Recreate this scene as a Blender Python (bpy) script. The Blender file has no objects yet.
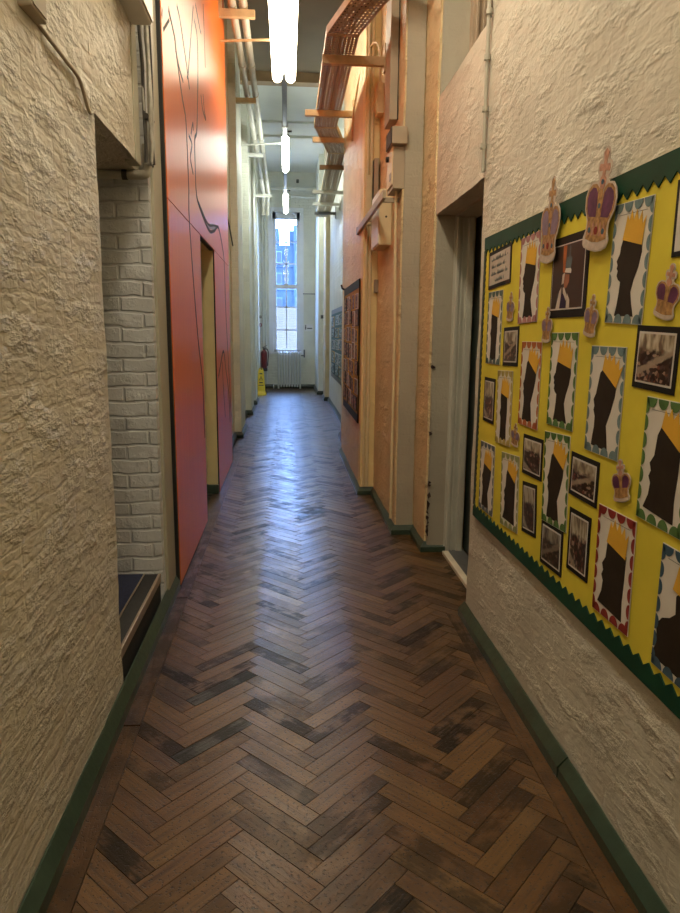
import bpy, bmesh, math, random
from mathutils import Vector, Matrix, noise
C = bpy.context.scene.collection
R = math.radians
rnd = random.Random(7)
SC = bpy.context.scene

# ------------------------------------------------------------------ materials
def nt(name):
    m = bpy.data.materials.new(name); m.use_nodes = True
    t = m.node_tree; t.nodes.clear()
    o = t.nodes.new('ShaderNodeOutputMaterial'); p = t.nodes.new('ShaderNodeBsdfPrincipled')
    t.links.new(p.outputs[0], o.inputs[0])
    return m, t, p
def N(t, typ, **kw):
    n = t.nodes.new(typ)
    for k, v in kw.items():
        if k.startswith('i_'):
            key = k[2:].replace('_', ' ')
            n.inputs[key].default_value = v
        else: setattr(n, k, v)
    return n
def ramp(t, fac, stops, interp='LINEAR'):
    r = N(t, 'ShaderNodeValToRGB'); r.color_ramp.interpolation = interp
    e = r.color_ramp.elements
    while len(e) < len(stops): e.new(0.5)
    for el, (p, c) in zip(e, stops):
        el.position = p; el.color = (*c, 1) if len(c) == 3 else c
    t.links.new(fac, r.inputs[0]); return r.outputs[0]
def mix(t, fac, a, b, mode='MIX'):
    n = N(t, 'ShaderNodeMix', data_type='RGBA', blend_type=mode)
    for s, v in ((0, fac), (6, a), (7, b)):
        if hasattr(v, 'links'): t.links.new(v, n.inputs[s])
        elif s == 0: n.inputs[0].default_value = v
        else: n.inputs[s].default_value = (*v, 1)
    return n.outputs[2]
def mth(t, op, a, b=None):
    n = N(t, 'ShaderNodeMath', operation=op)
    for i, v in enumerate((a, b)):
        if v is None: continue
        if hasattr(v, 'links'): t.links.new(v, n.inputs[i])
        else: n.inputs[i].default_value = v
    return n.outputs[0]
def srgb(r, g, b):
    f = lambda c: (c/255/12.92) if c/255 <= .04045 else ((c/255+.055)/1.055)**2.4
    return (f(r), f(g), f(b))

def paint(name, col, rough=.5, var=.08, scale=6, bump=0.0, bscale=40, metal=0, coat=0):
    m, t, p = nt(name)
    tc = N(t, 'ShaderNodeTexCoord'); n = N(t, 'ShaderNodeTexNoise', i_Scale=scale, i_Detail=4)
    t.links.new(tc.outputs['Object'], n.inputs['Vector'])
    lo = tuple(c*(1-var) for c in col); hi = tuple(min(1, c*(1+var)) for c in col)
    t.links.new(ramp(t, n.outputs[0], [(.3, lo), (.7, hi)]), p.inputs['Base Color'])
    p.inputs['Roughness'].default_value = rough; p.inputs['Metallic'].default_value = metal
    p.inputs['Coat Weight'].default_value = coat
    if any(k in name for k in ('paper', 'card', 'print', 'scallop', 'edging')) and rough > .4: p.inputs['Specular IOR Level'].default_value = .12
    if bump:
        b = N(t, 'ShaderNodeBump', i_Strength=bump, i_Distance=.01); n2 = N(t, 'ShaderNodeTexNoise', i_Scale=bscale, i_Detail=5)
        t.links.new(tc.outputs['Object'], n2.inputs['Vector'])
        t.links.new(n2.outputs[0], b.inputs['Height']); t.links.new(b.outputs[0], p.inputs['Normal'])
    return m

def masonry(name, col, rough=.5, brick=.3, lump=1.0, dirt=.12):
    """thickly painted brickwork: soft courses under many coats of lumpy paint"""
    m, t, p = nt(name)
    g = N(t, 'ShaderNodeNewGeometry'); sx = N(t, 'ShaderNodeSeparateXYZ'); t.links.new(g.outputs['Position'], sx.inputs[0])
    w = N(t, 'ShaderNodeTexNoise', i_Scale=5, i_Detail=3); t.links.new(g.outputs['Position'], w.inputs['Vector'])
    wob = mth(t, 'MULTIPLY', mth(t, 'SUBTRACT', w.outputs[0], .5), .05)
    cx = N(t, 'ShaderNodeCombineXYZ')
    t.links.new(mth(t, 'ADD', sx.outputs[0], sx.outputs[1]), cx.inputs[0])
    t.links.new(mth(t, 'ADD', sx.outputs[2], wob), cx.inputs[1])
    b = N(t, 'ShaderNodeTexBrick'); b.offset = .5
    for k, v in (('Scale', 1), ('Mortar Size', .009), ('Mortar Smooth', .6), ('Brick Width', .235), ('Row Height', .078)): b.inputs[k].default_value = v
    b.inputs['Bias'].default_value = 0
    t.links.new(cx.outputs[0], b.inputs['Vector'])
    mor = mth(t, 'MULTIPLY', b.outputs['Fac'], -brick)
    # plaster lumps: horizontally smeared
    mp = N(t, 'ShaderNodeMapping'); mp.inputs['Scale'].default_value = (1, .45, 1); t.links.new(g.outputs['Position'], mp.inputs[0])
    n1 = N(t, 'ShaderNodeTexNoise', i_Scale=9, i_Detail=7, i_Roughness=.62); t.links.new(mp.outputs[0], n1.inputs['Vector'])
    n2 = N(t, 'ShaderNodeTexNoise', i_Scale=42, i_Detail=4, i_Distortion=.6); t.links.new(mp.outputs[0], n2.inputs['Vector'])
    rid = mth(t, 'ABSOLUTE', mth(t, 'SUBTRACT', n1.outputs[0], .5))
    h = mth(t, 'ADD', mor, mth(t, 'MULTIPLY', n1.outputs[0], 1.6*lump))
    h = mth(t, 'ADD', h, mth(t, 'MULTIPLY', rid, 1.3*lump))
    h = mth(t, 'ADD', h, mth(t, 'MULTIPLY', n2.outputs[0], .3*lump))
    bp = N(t, 'ShaderNodeBump', i_Strength=.8, i_Distance=.022); t.links.new(h, bp.inputs['Height']); t.links.new(bp.outputs[0], p.inputs['Normal'])
    n3 = N(t, 'ShaderNodeTexNoise', i_Scale=2.2, i_Detail=6); t.links.new(g.outputs['Position'], n3.inputs['Vector'])
    lo = tuple(c*(1-dirt) for c in col); hi = tuple(min(1, c*(1+dirt*.6)) for c in col)
    t.links.new(ramp(t, n3.outputs[0], [(.3, lo), (.7, hi)]), p.inputs['Base Color'])
    p.inputs['Roughness'].default_value = rough
    return m

def emit(name, col, s):
    m, t, p = nt(name)
    p.inputs['Base Color'].default_value = (.8, .8, .8, 1)
    p.inputs['Emission Color'].default_value = (*col, 1); p.inputs['Emission Strength'].default_value = s
    return m

M = {}
M['wall_near'] = masonry('cream_masonry', (.60, .55, .45), .42, .06, 1.35)
M['wall_right'] = masonry('stone_masonry', (.60, .57, .49), .5, .02, .7)
M['wall_bounce'] = masonry('bounce_tinted_masonry', (.72, .58, .34), .42, .04, 1.7)  # orange bounce from the panels put into the wall colour
M['wall_yellow'] = masonry('lamplit_masonry', (.86, .72, .38), .5, .05, .5)  # lamp light on the camera-facing step, painted in as brighter yellow
M['wall_far'] = masonry('pale_masonry', (.70, .71, .64), .5, .25, .4)
M['wall_tan'] = masonry('tan_masonry', (.62, .52, .34), .5, .4, .4)
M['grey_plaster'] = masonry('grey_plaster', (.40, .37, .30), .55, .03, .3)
M['white_brick'] = masonry('white_brick', (.62, .64, .66), .5, .7, .5)
M['post'] = paint('cream_gloss', (.43, .41, .32), .45, .05, 3, .1, 20)
M['reveal'] = paint('olive_yellow_paint', (.66, .60, .33), .5, .06, 4)
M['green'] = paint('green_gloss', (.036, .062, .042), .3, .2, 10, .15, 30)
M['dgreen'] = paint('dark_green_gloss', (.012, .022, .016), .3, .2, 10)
M['frame_grey'] = paint('grey_green_gloss', (.50, .50, .44), .4, .06, 5)
M['white_gloss'] = paint('white_gloss', (.70, .71, .70), .35, .05, 5)
M['chip'] = paint('bare_brick', (.05, .03, .03), .9, .5, 60)
M['ivory'] = paint('ivory_sill', (.68, .64, .52), .4, .1, 9)
M['win_white'] = paint('window_white', (.72, .75, .80), .4, .04, 5)
M['ceil_near'] = paint('shaded_ceiling', (.20, .16, .115), .8, .08, 2)  # shade above the strip lights put into the ceiling colour
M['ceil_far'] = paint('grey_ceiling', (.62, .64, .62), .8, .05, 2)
M['timber'] = paint('pale_timber', (.52, .40, .23), .5, .15, 12)
M['timber_frame'] = paint('brown_window_frame', (.36, .28, .20), .5, .1, 8)
M['beam'] = paint('brown_timber', (.30, .21, .12), .6, .15, 6)
M['pipe'] = paint('pipe_cream', (.46, .44, .38), .45, .06, 6)
M['pipe_white'] = paint('pipe_white', (.66, .67, .63), .4, .05, 6)
M['steel'] = paint('conduit_steel', (.17, .18, .19), .45, .1, 20, metal=.4)
M['black'] = paint('black_gap', (.008, .008, .008), .7, .1, 4)
M['cable'] = paint('grey_cable', (.42, .40, .35), .5, .2, 30)
M['cable_dark'] = paint('dark_cable', (.05, .045, .04), .5, .2, 30)
M['box_tan'] = paint('box_tan', (.38, .32, .24), .45, .05, 8)
M['box_cream'] = paint('box_cream', (.76, .66, .42), .45, .05, 8)
M['box_white'] = paint('box_white', (.75, .73, .68), .35, .04, 8)
M['navy'] = paint('navy_carpet', (.018, .024, .060), .95, .35, 90, .5, 300)
M['tread'] = paint('black_tread', (.02, .02, .022), .7, .3, 60)
M['brass'] = paint('nosing_metal', (.42, .33, .25), .35, .1, 30, metal=.6)
M['line'] = paint('mural_line', (.035, .018, .014), .6, .1, 10)
M['mauve'] = paint('mural_grey', (.22, .16, .15), .45, .1, 10)
M['red'] = paint('extinguisher_red', (.13, .010, .012), .3, .1, 5)
M['sign_yellow'] = paint('sign_yellow', (.78, .58, .03), .4, .05, 5)
M['ink'] = paint('black_ink', (.02, .018, .016), .6, .1, 9)
M['radiator'] = paint('radiator_white', (.60, .62, .62), .35, .05, 8)
M['alarm'] = paint('alarm_red', (.28, .02, .02), .4, .1, 8)
M['symbol'] = paint('sign_grey', (.09, .10, .10), .5, .1, 8)
# board papers
M['yellow'] = paint('yellow_paper', (.68, .57, .06), .6, .07, 5, .22, 6)
M['border'] = paint('green_border_card', (.010, .055, .032), .45, .12, 9)
M['border_grey'] = paint('grey_green_edging', (.05, .07, .055), .5, .5, 40)
M['paper'] = paint('white_paper', (.68, .64, .60), .6, .05, 12)
M['sil'] = paint('black_brown_paper', (.030, .022, .016), .55, .15, 14)
M['gold_paper'] = paint('gold_paper', (.70, .40, .05), .5, .06, 9)
M['card_black'] = paint('black_card', (.014, .014, .013), .45, .15, 9)
M['laminate_white'] = paint('white_photo_edge', (.62, .60, .58), .35, .04, 9)
for k, c in dict(pink=(.42, .20, .20), blue=(.16, .23, .25), teal=(.10, .15, .14), rust=(.42, .13, .05), green_s=(.10, .19, .06),
                 straw=(.45, .36, .12), slate=(.13, .16, .18), sage=(.28, .30, .14), crimson=(.25, .035, .03), navyb=(.06, .11, .16)).items():
    M['s_'+k] = paint('scallop_'+k, c, .55, .15, 30)
M['velvet'] = paint('purple_velvet_print', (.11, .035, .085), .45, .3, 30)
M['velvet_pale'] = paint('pale_velvet_print', (.17, .12, .20), .35, .25, 30)
M['crown_gold'] = paint('gold_print', (.36, .20, .08), .45, .45, 60)
M['crown_pink'] = paint('pink_print', (.46, .24, .17), .45, .3, 60)
M['ermine'] = paint('ermine_print', (.52, .42, .36), .5, .12, 50)
M['laminate'] = paint('laminated_card', (.55, .49, .43), .22, .06, 20)
M['skin'] = paint('skin_print', (.34, .14, .085), .5, .15, 20)
M['robe'] = paint('robe_print', (.55, .47, .42), .5, .1, 30)
M['robe_blue'] = paint('blue_print', (.04, .03, .07), .5, .2, 20)
M['photo_dark'] = paint('dark_brown_print', (.028, .018, .014), .35, .3, 8)

def mural_mat():
    m, t, p = nt('orange_satin_laminate')
    tc = N(t, 'ShaderNodeTexCoord'); mp = N(t, 'ShaderNodeMapping'); mp.inputs['Scale'].default_value = (1, 9, .25)
    n = N(t, 'ShaderNodeTexNoise', i_Scale=3, i_Detail=3)
    t.links.new(tc.outputs['Object'], mp.inputs[0]); t.links.new(mp.outputs[0], n.inputs['Vector'])
    t.links.new(ramp(t, n.outputs[0], [(.3, (.72, .150, .020)), (.7, (.78, .185, .026))]), p.inputs['Base Color'])
    p.inputs['Roughness'].default_value = .31
    p.inputs['Specular IOR Level'].default_value = .14
    return m
M['mural'] = mural_mat()

def floor_mat():
    m, t, p = nt('oak_block_floor')
    a = N(t, 'ShaderNodeAttribute', attribute_name='tone'); uv = N(t, 'ShaderNodeUVMap', uv_map='UVMap')
    s = N(t, 'ShaderNodeSeparateColor'); t.links.new(a.outputs['Color'], s.inputs[0])
    mp = N(t, 'ShaderNodeMapping'); mp.inputs['Scale'].default_value = (5, 60, 1)
    t.links.new(uv.outputs[0], mp.inputs[0])
    off = N(t, 'ShaderNodeCombineXYZ'); t.links.new(mth(t, 'MULTIPLY', s.outputs[0], 37), off.inputs[0]); t.links.new(mth(t, 'MULTIPLY', s.outputs[2], 53), off.inputs[1])
    add = N(t, 'ShaderNodeVectorMath', operation='ADD'); t.links.new(mp.outputs[0], add.inputs[0]); t.links.new(off.outputs[0], add.inputs[1])
    gr = N(t, 'ShaderNodeTexNoise', i_Scale=1.0, i_Detail=6, i_Roughness=.65, i_Distortion=.5); t.links.new(add.outputs[0], gr.inputs['Vector'])
    base = ramp(t, s.outputs[0], [(0, (.060, .024, .006)), (.3, (.094, .041, .010)), (.6, (.120, .058, .015)), (.85, (.155, .082, .024)), (1, (.205, .115, .038))])
    col = mix(t, .75, base, ramp(t, gr.outputs[0], [(.30, (.22, .20, .18)), (.48, (.9, .9, .9)), (.70, (1.45, 1.42, 1.3))]), 'MULTIPLY')
    # worn, blackened patches where the varnish has gone: per block strength x blotchy noise along the grain
    g = N(t, 'ShaderNodeNewGeometry'); wn = N(t, 'ShaderNodeTexNoise', i_Scale=7, i_Detail=5, i_Roughness=.6); t.links.new(g.outputs['Position'], wn.inputs['Vector'])
    wf = mth(t, 'ADD', mth(t, 'MULTIPLY', wn.outputs[0], .6), mth(t, 'MULTIPLY', gr.outputs[0], .4))
    wear = mth(t, 'MULTIPLY', ramp(t, wf, [(.42, (0, 0, 0)), (.52, (1, 1, 1))]), s.outputs[1])
    col = mix(t, wear, col, (.012, .010, .007))
    bl = ramp(t, s.outputs[1], [(.93, (0, 0, 0)), (.95, (1, 1, 1))])
    col = mix(t, bl, col, (.028, .028, .022))
    # pits and pores
    pn = N(t, 'ShaderNodeTexNoise', i_Scale=95, i_Detail=3); t.links.new(g.outputs['Position'], pn.inputs['Vector'])
    pit = ramp(t, pn.outputs[0], [(.35, (1, 1, 1)), (.42, (0, 0, 0))])
    col = mix(t, mth(t, 'MULTIPLY', pit, .8), col, (.02, .014, .008))
    t.links.new(col, p.inputs['Base Color'])
    rr = mth(t, 'ADD', mth(t, 'MULTIPLY', gr.outputs[0], .14), mth(t, 'MULTIPLY', wear, .08))
    t.links.new(mth(t, 'ADD', rr, .26), p.inputs['Roughness'])
    t.links.new(mth(t, 'SUBTRACT', .85, mth(t, 'MULTIPLY', wear, .65)), p.inputs['Coat Weight']); p.inputs['Coat Roughness'].default_value = .21
    t.links.new(mth(t, 'SUBTRACT', .22, mth(t, 'MULTIPLY', wear, .18)), p.inputs['Specular IOR Level'])
    b = N(t, 'ShaderNodeBump', i_Strength=.5, i_Distance=.004)
    hh = mth(t, 'SUBTRACT', mth(t, 'ADD', gr.outputs[0], mth(t, 'MULTIPLY', wn.outputs[0], .8)), mth(t, 'MULTIPLY', pit, .5))
    t.links.new(hh, b.inputs['Height']); t.links.new(b.outputs[0], p.inputs['Normal']); t.links.new(b.outputs[0], p.inputs['Coat Normal'])
    return m
M['floor'] = floor_mat()

def tray_mat():
    m, t, p = nt('perforated_zinc_tray')
    uv = N(t, 'ShaderNodeUVMap', uv_map='UVMap'); mp = N(t, 'ShaderNodeMapping'); mp.inputs['Scale'].default_value = (34, 22, 1); t.links.new(uv.outputs[0], mp.inputs[0])
    fr = N(t, 'ShaderNodeVectorMath', operation='FRACTION'); t.links.new(mp.outputs[0], fr.inputs[0])
    sb = N(t, 'ShaderNodeVectorMath', operation='SUBTRACT'); sb.inputs[1].default_value = (.5, .5, 0); t.links.new(fr.outputs[0], sb.inputs[0])
    ln = N(t, 'ShaderNodeVectorMath', operation='LENGTH'); t.links.new(sb.outputs[0], ln.inputs[0])
    hole = mth(t, 'LESS_THAN', ln.outputs['Value'], .22)
    p.inputs['Base Color'].default_value = (.42, .34, .24, 1); p.inputs['Roughness'].default_value = .5; p.inputs['Metallic'].default_value = .15
    tr = N(t, 'ShaderNodeBsdfTransparent'); mx = N(t, 'ShaderNodeMixShader'); out = [n for n in t.nodes if n.type == 'OUTPUT_MATERIAL'][0]
    t.links.new(hole, mx.inputs[0]); t.links.new(p.outputs[0], mx.inputs[1]); t.links.new(tr.outputs[0], mx.inputs[2]); t.links.new(mx.outputs[0], out.inputs[0])
    return m
M['tray'] = tray_mat()

def glass_mat():
    m, t, p = nt('window_glass'); out = [n for n in t.nodes if n.type == 'OUTPUT_MATERIAL'][0]
    tr = N(t, 'ShaderNodeBsdfTransparent'); tr.inputs[0].default_value = (.93, .96, 1, 1)
    gl = N(t, 'ShaderNodeBsdfGlossy'); gl.inputs['Roughness'].default_value = .03
    fr = N(t, 'ShaderNodeFresnel'); fr.inputs[0].default_value = 1.25; mx = N(t, 'ShaderNodeMixShader')
    t.links.new(fr.outputs[0], mx.inputs[0]); t.links.new(tr.outputs[0], mx.inputs[1]); t.links.new(gl.outputs[0], mx.inputs[2]); t.links.new(mx.outputs[0], out.inputs[0])
    return m
M['glass'] = glass_mat()

def crowd_photo(seed, bright=1.0, reds=.3):
    """printed snapshot of a crowded room: pale windows above, dark figures, a pale table running across"""
    m, t, p = nt('crowd_snapshot_print')
    uv = N(t, 'ShaderNodeUVMap', uv_map='UVMap'); su = N(t, 'ShaderNodeSeparateXYZ'); t.links.new(uv.outputs[0], su.inputs[0])
    off = N(t, 'ShaderNodeVectorMath', operation='ADD'); off.inputs[1].default_value = (seed*3.7, seed*1.9, seed); t.links.new(uv.outputs[0], off.inputs[0])
    mp = N(t, 'ShaderNodeMapping'); mp.inputs['Scale'].default_value = (1.5, .5, 1); t.links.new(off.outputs[0], mp.inputs[0])
    v = N(t, 'ShaderNodeTexVoronoi', i_Scale=13); t.links.new(off.outputs[0], v.inputs['Vector'])
    vs = N(t, 'ShaderNodeSeparateColor'); t.links.new(v.outputs['Color'], vs.inputs[0])
    fig = ramp(t, vs.outputs[0], [(0, (.012, .010, .010)), (.45, (.035, .024, .020)), (.62, (.12, .03+.02*(1-reds), .03)), (.74, (.05, .04, .045)), (.88, (.26, .19, .15)), (1, (.42, .36, .31))], 'CONSTANT')
    wn = N(t, 'ShaderNodeTexNoise', i_Scale=4, i_Detail=2); t.links.new(mp.outputs[0], wn.inputs['Vector'])
    wall = ramp(t, wn.outputs[0], [(.38, (.13, .10, .075)), (.5, (.34, .29, .21)), (.62, (.50, .47, .40))])
    n2 = N(t, 'ShaderNodeTexNoise', i_Scale=6, i_Detail=3); t.links.new(off.outputs[0], n2.inputs['Vector'])
    yy = mth(t, 'ADD', su.outputs[1], mth(t, 'MULTIPLY', mth(t, 'SUBTRACT', n2.outputs[0], .5), .35))
    col = mix(t, ramp(t, yy, [(.60, (0, 0, 0)), (.70, (1, 1, 1))]), fig, wall)
    band = mth(t, 'ADD', su.outputs[1], mth(t, 'MULTIPLY', su.outputs[0], -.5 if seed % 2 else .45))
    tb = ramp(t, mth(t, 'ADD', band, mth(t, 'MULTIPLY', mth(t, 'SUBTRACT', n2.outputs[0], .5), .2)), [(.08, (0, 0, 0)), (.12, (.8, .8, .8)), (.22, (.8, .8, .8)), (.28, (0, 0, 0))])
    col = mix(t, tb, col, (.33, .27, .21))
    col = mix(t, 1.0, col, (bright, bright, bright), 'MULTIPLY')
    t.links.new(col, p.inputs['Base Color']); p.inputs['Roughness'].default_value = .3
    return m

def collage(seed, cols):
    m, t, p = nt('sheet_print')
    uv = N(t, 'ShaderNodeUVMap', uv_map='UVMap'); off = N(t, 'ShaderNodeVectorMath', operation='ADD'); off.inputs[1].default_value = (seed*2.3, seed*1.1, 0); t.links.new(uv.outputs[0], off.inputs[0])
    mp = N(t, 'ShaderNodeMapping'); mp.inputs['Scale'].default_value = (3, 6, 1); t.links.new(off.outputs[0], mp.inputs[0])
    v = N(t, 'ShaderNodeTexVoronoi', i_Scale=1.3); t.links.new(mp.outputs[0], v.inputs['Vector'])
    vs = N(t, 'ShaderNodeSeparateColor'); t.links.new(v.outputs['Color'], vs.inputs[0])
    k = len(cols)
    t.links.new(ramp(t, vs.outputs[0], [(i/k, c) for i, c in enumerate(cols)], 'CONSTANT'), p.inputs['Base Color'])
    p.inputs['Roughness'].default_value = .5
    return m

# ------------------------------------------------------------------ mesh helpers
def obj(name, bm, mat, parent=None, smooth=None, loc=None):
    bmesh.ops.recalc_face_normals(bm, faces=bm.faces)
    me = bpy.data.meshes.new(name); bm.to_mesh(me); bm.free()
    me.materials.append(M[mat] if isinstance(mat, str) else mat)
    o = bpy.data.objects.new(name, me); C.objects.link(o)
    if parent: o.parent = parent
    if loc: o.location = loc
    if smooth:
        for f in me.polygons: f.use_smooth = True
        me.set_sharp_from_angle(angle=R(smooth))
    return o
def tag(o, label, cat, group=None, kind=None):
    o['label'] = label; o['category'] = cat
    if group: o['group'] = group
    if kind: o['kind'] = kind
    return o
def empty(name, loc, label, cat, group=None, rz=0):
    o = bpy.data.objects.new(name, None); C.objects.link(o); o.location = loc; o.rotation_euler = (0, 0, rz); o.empty_display_size = .1
    return tag(o, label, cat, group)
def struct(name, bm, mat, parent=None, smooth=None):
    o = obj(name, bm, mat, parent, smooth)
    if not parent: o['kind'] = 'structure'
    return o
def box(bm, x0, x1, y0, y1, z0, z1, bev=0):
    vs = [bm.verts.new(p) for p in ((x0,y0,z0),(x1,y0,z0),(x1,y1,z0),(x0,y1,z0),(x0,y0,z1),(x1,y0,z1),(x1,y1,z1),(x0,y1,z1))]
    fs = [bm.faces.new([vs[i] for i in f]) for f in ((3,2,1,0),(4,5,6,7),(0,1,5,4),(1,2,6,5),(2,3,7,6),(3,0,4,7))]
    if bev:
        es = {e for f in fs for e in f.edges}
        bmesh.ops.bevel(bm, geom=list(es), offset=bev, segments=2, affect='EDGES', profile=.5)
    return bm
def B(*a, bev=0): return box(bmesh.new(), *a, bev=bev)
def tube(bm, pts, r, seg=12, caps=True, radii=None):
    pts = [Vector(p) for p in pts]; rings = []; prev = None
    for i, p in enumerate(pts):
        d = ((pts[min(i+1, len(pts)-1)]-p).normalized() + (p-pts[max(i-1, 0)]).normalized())
        d = d.normalized() if d.length > 1e-6 else Vector((0, 0, 1))
        if prev is None:
            up = Vector((0, 0, 1)) if abs(d.z) < .9 else Vector((1, 0, 0)); u = d.cross(up).normalized()
        else: u = (prev - d*prev.dot(d)).normalized()
        prev = u; v = d.cross(u); rr = radii[i] if radii else r
        rings.append([bm.verts.new(p + (u*math.cos(2*math.pi*k/seg)+v*math.sin(2*math.pi*k/seg))*rr) for k in range(seg)])
    for a, b in zip(rings, rings[1:]):
        for k in range(seg): bm.faces.new((a[k], a[(k+1) % seg], b[(k+1) % seg], b[k]))
    if caps: bm.faces.new(rings[0][::-1]); bm.faces.new(rings[-1])
    return bm
def T(pts, r, seg=12, **k): return tube(bmesh.new(), pts, r, seg, **k)
def smoothpath(pts, n=6):
    """Catmull-Rom through the points"""
    P = [Vector(p) for p in pts]; P = [P[0]*2-P[1]] + P + [P[-1]*2-P[-2]]; out = []
    for i in range(1, len(P)-2):
        for k in range(n):
            t = k/n; a, b, c, d = P[i-1], P[i], P[i+1], P[i+2]
            out.append(.5*((2*b)+(c-a)*t+(2*a-5*b+4*c-d)*t*t+(3*b-a-3*c+d)*t**3))
    out.append(P[-2]); return out
def lathe(bm, prof, seg=20, c=(0, 0, 0)):
    rings = [[bm.verts.new((c[0]+r*math.cos(2*math.pi*k/seg), c[1]+r*math.sin(2*math.pi*k/seg), c[2]+z)) for k in range(seg)] for r, z in prof]
    for a, b in zip(rings, rings[1:]):
        for k in range(seg): bm.faces.new((a[k], a[(k+1) % seg], b[(k+1) % seg], b[k]))
    bm.faces.new(rings[0][::-1]); bm.faces.new(rings[-1]); return bm
def flat(bm, poly, z0, z1, f=lambda u, v: (u, v)):
    """prism of a 2D outline, local x/y, from z0 to z1"""
    lo = [bm.verts.new((*f(*p), z0)) for p in poly]; hi = [bm.verts.new((*f(*p), z1)) for p in poly]
    n = len(poly)
    for i in range(n): bm.faces.new((lo[i], lo[(i+1) % n], hi[(i+1) % n], hi[i]))
    a = bm.faces.new(hi); b = bm.faces.new(lo[::-1]); a.normal_update(); b.normal_update()
    bmesh.ops.triangulate(bm, faces=[a, b]); return bm
def rough(x0, x1, y0, y1, z0, z1, step=.07, amp=.008, bulge=0):
    """box with gridded faces, every vertex shifted by smooth noise: uneven masonry with wandering arrises"""
    bm = bmesh.new()
    def cuts(a, b, far=False):
        n = max(1, min(90, round((b-a)/step))); return [a+(b-a)*i/n for i in range(n+1)]
    X, Y, Z = cuts(x0, x1), cuts(y0, y1), cuts(z0, z1)
    cache = {}
    def V(p):
        k = tuple(round(c, 4) for c in p)
        if k not in cache:
            v = Vector(p); d = noise.noise_vector(v*3.1)*.6 + noise.noise_vector(v*9.7)*.4 + noise.noise_vector(v*23)*.25
            cache[k] = bm.verts.new(v + d*amp)
        return cache[k]
    def grid(A, Bq, f):
        for i in range(len(A)-1):
            for j in range(len(Bq)-1):
                bm.faces.new([V(f(A[i+a], Bq[j+b])) for a, b in ((0,0),(1,0),(1,1),(0,1))])
    for x in (x0, x1): grid(Y, Z, lambda a, b: (x, a, b))
    for y in (y0, y1): grid(X, Z, lambda a, b: (a, y, b))
    for z in (z0, z1): grid(X, Y, lambda a, b: (a, b, z))
    return bm

# ------------------------------------------------------------------ camera
f_px, pitch, yaw, roll = 680.0, .1815, .0785, .0090
fw = Vector((math.sin(yaw)*math.cos(pitch), math.cos(yaw)*math.cos(pitch), -math.sin(pitch)))
r0 = Vector((math.cos(yaw), -math.sin(yaw), 0)); u0 = r0.cross(fw)
rt = r0*math.cos(roll)+u0*math.sin(roll); up = -r0*math.sin(roll)+u0*math.cos(roll)
cam = bpy.data.cameras.new('camera'); co = bpy.data.objects.new('camera', cam); C.objects.link(co)
mw = Matrix((rt, up, -fw)).transposed().to_4x4(); mw.translation = (0, 0, 1.55); co.matrix_world = mw
cam.sensor_fit = 'HORIZONTAL'; cam.sensor_width = 36; cam.lens = 36*f_px/680; cam.clip_start = .02; cam.clip_end = 200
SC.camera = co

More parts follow.
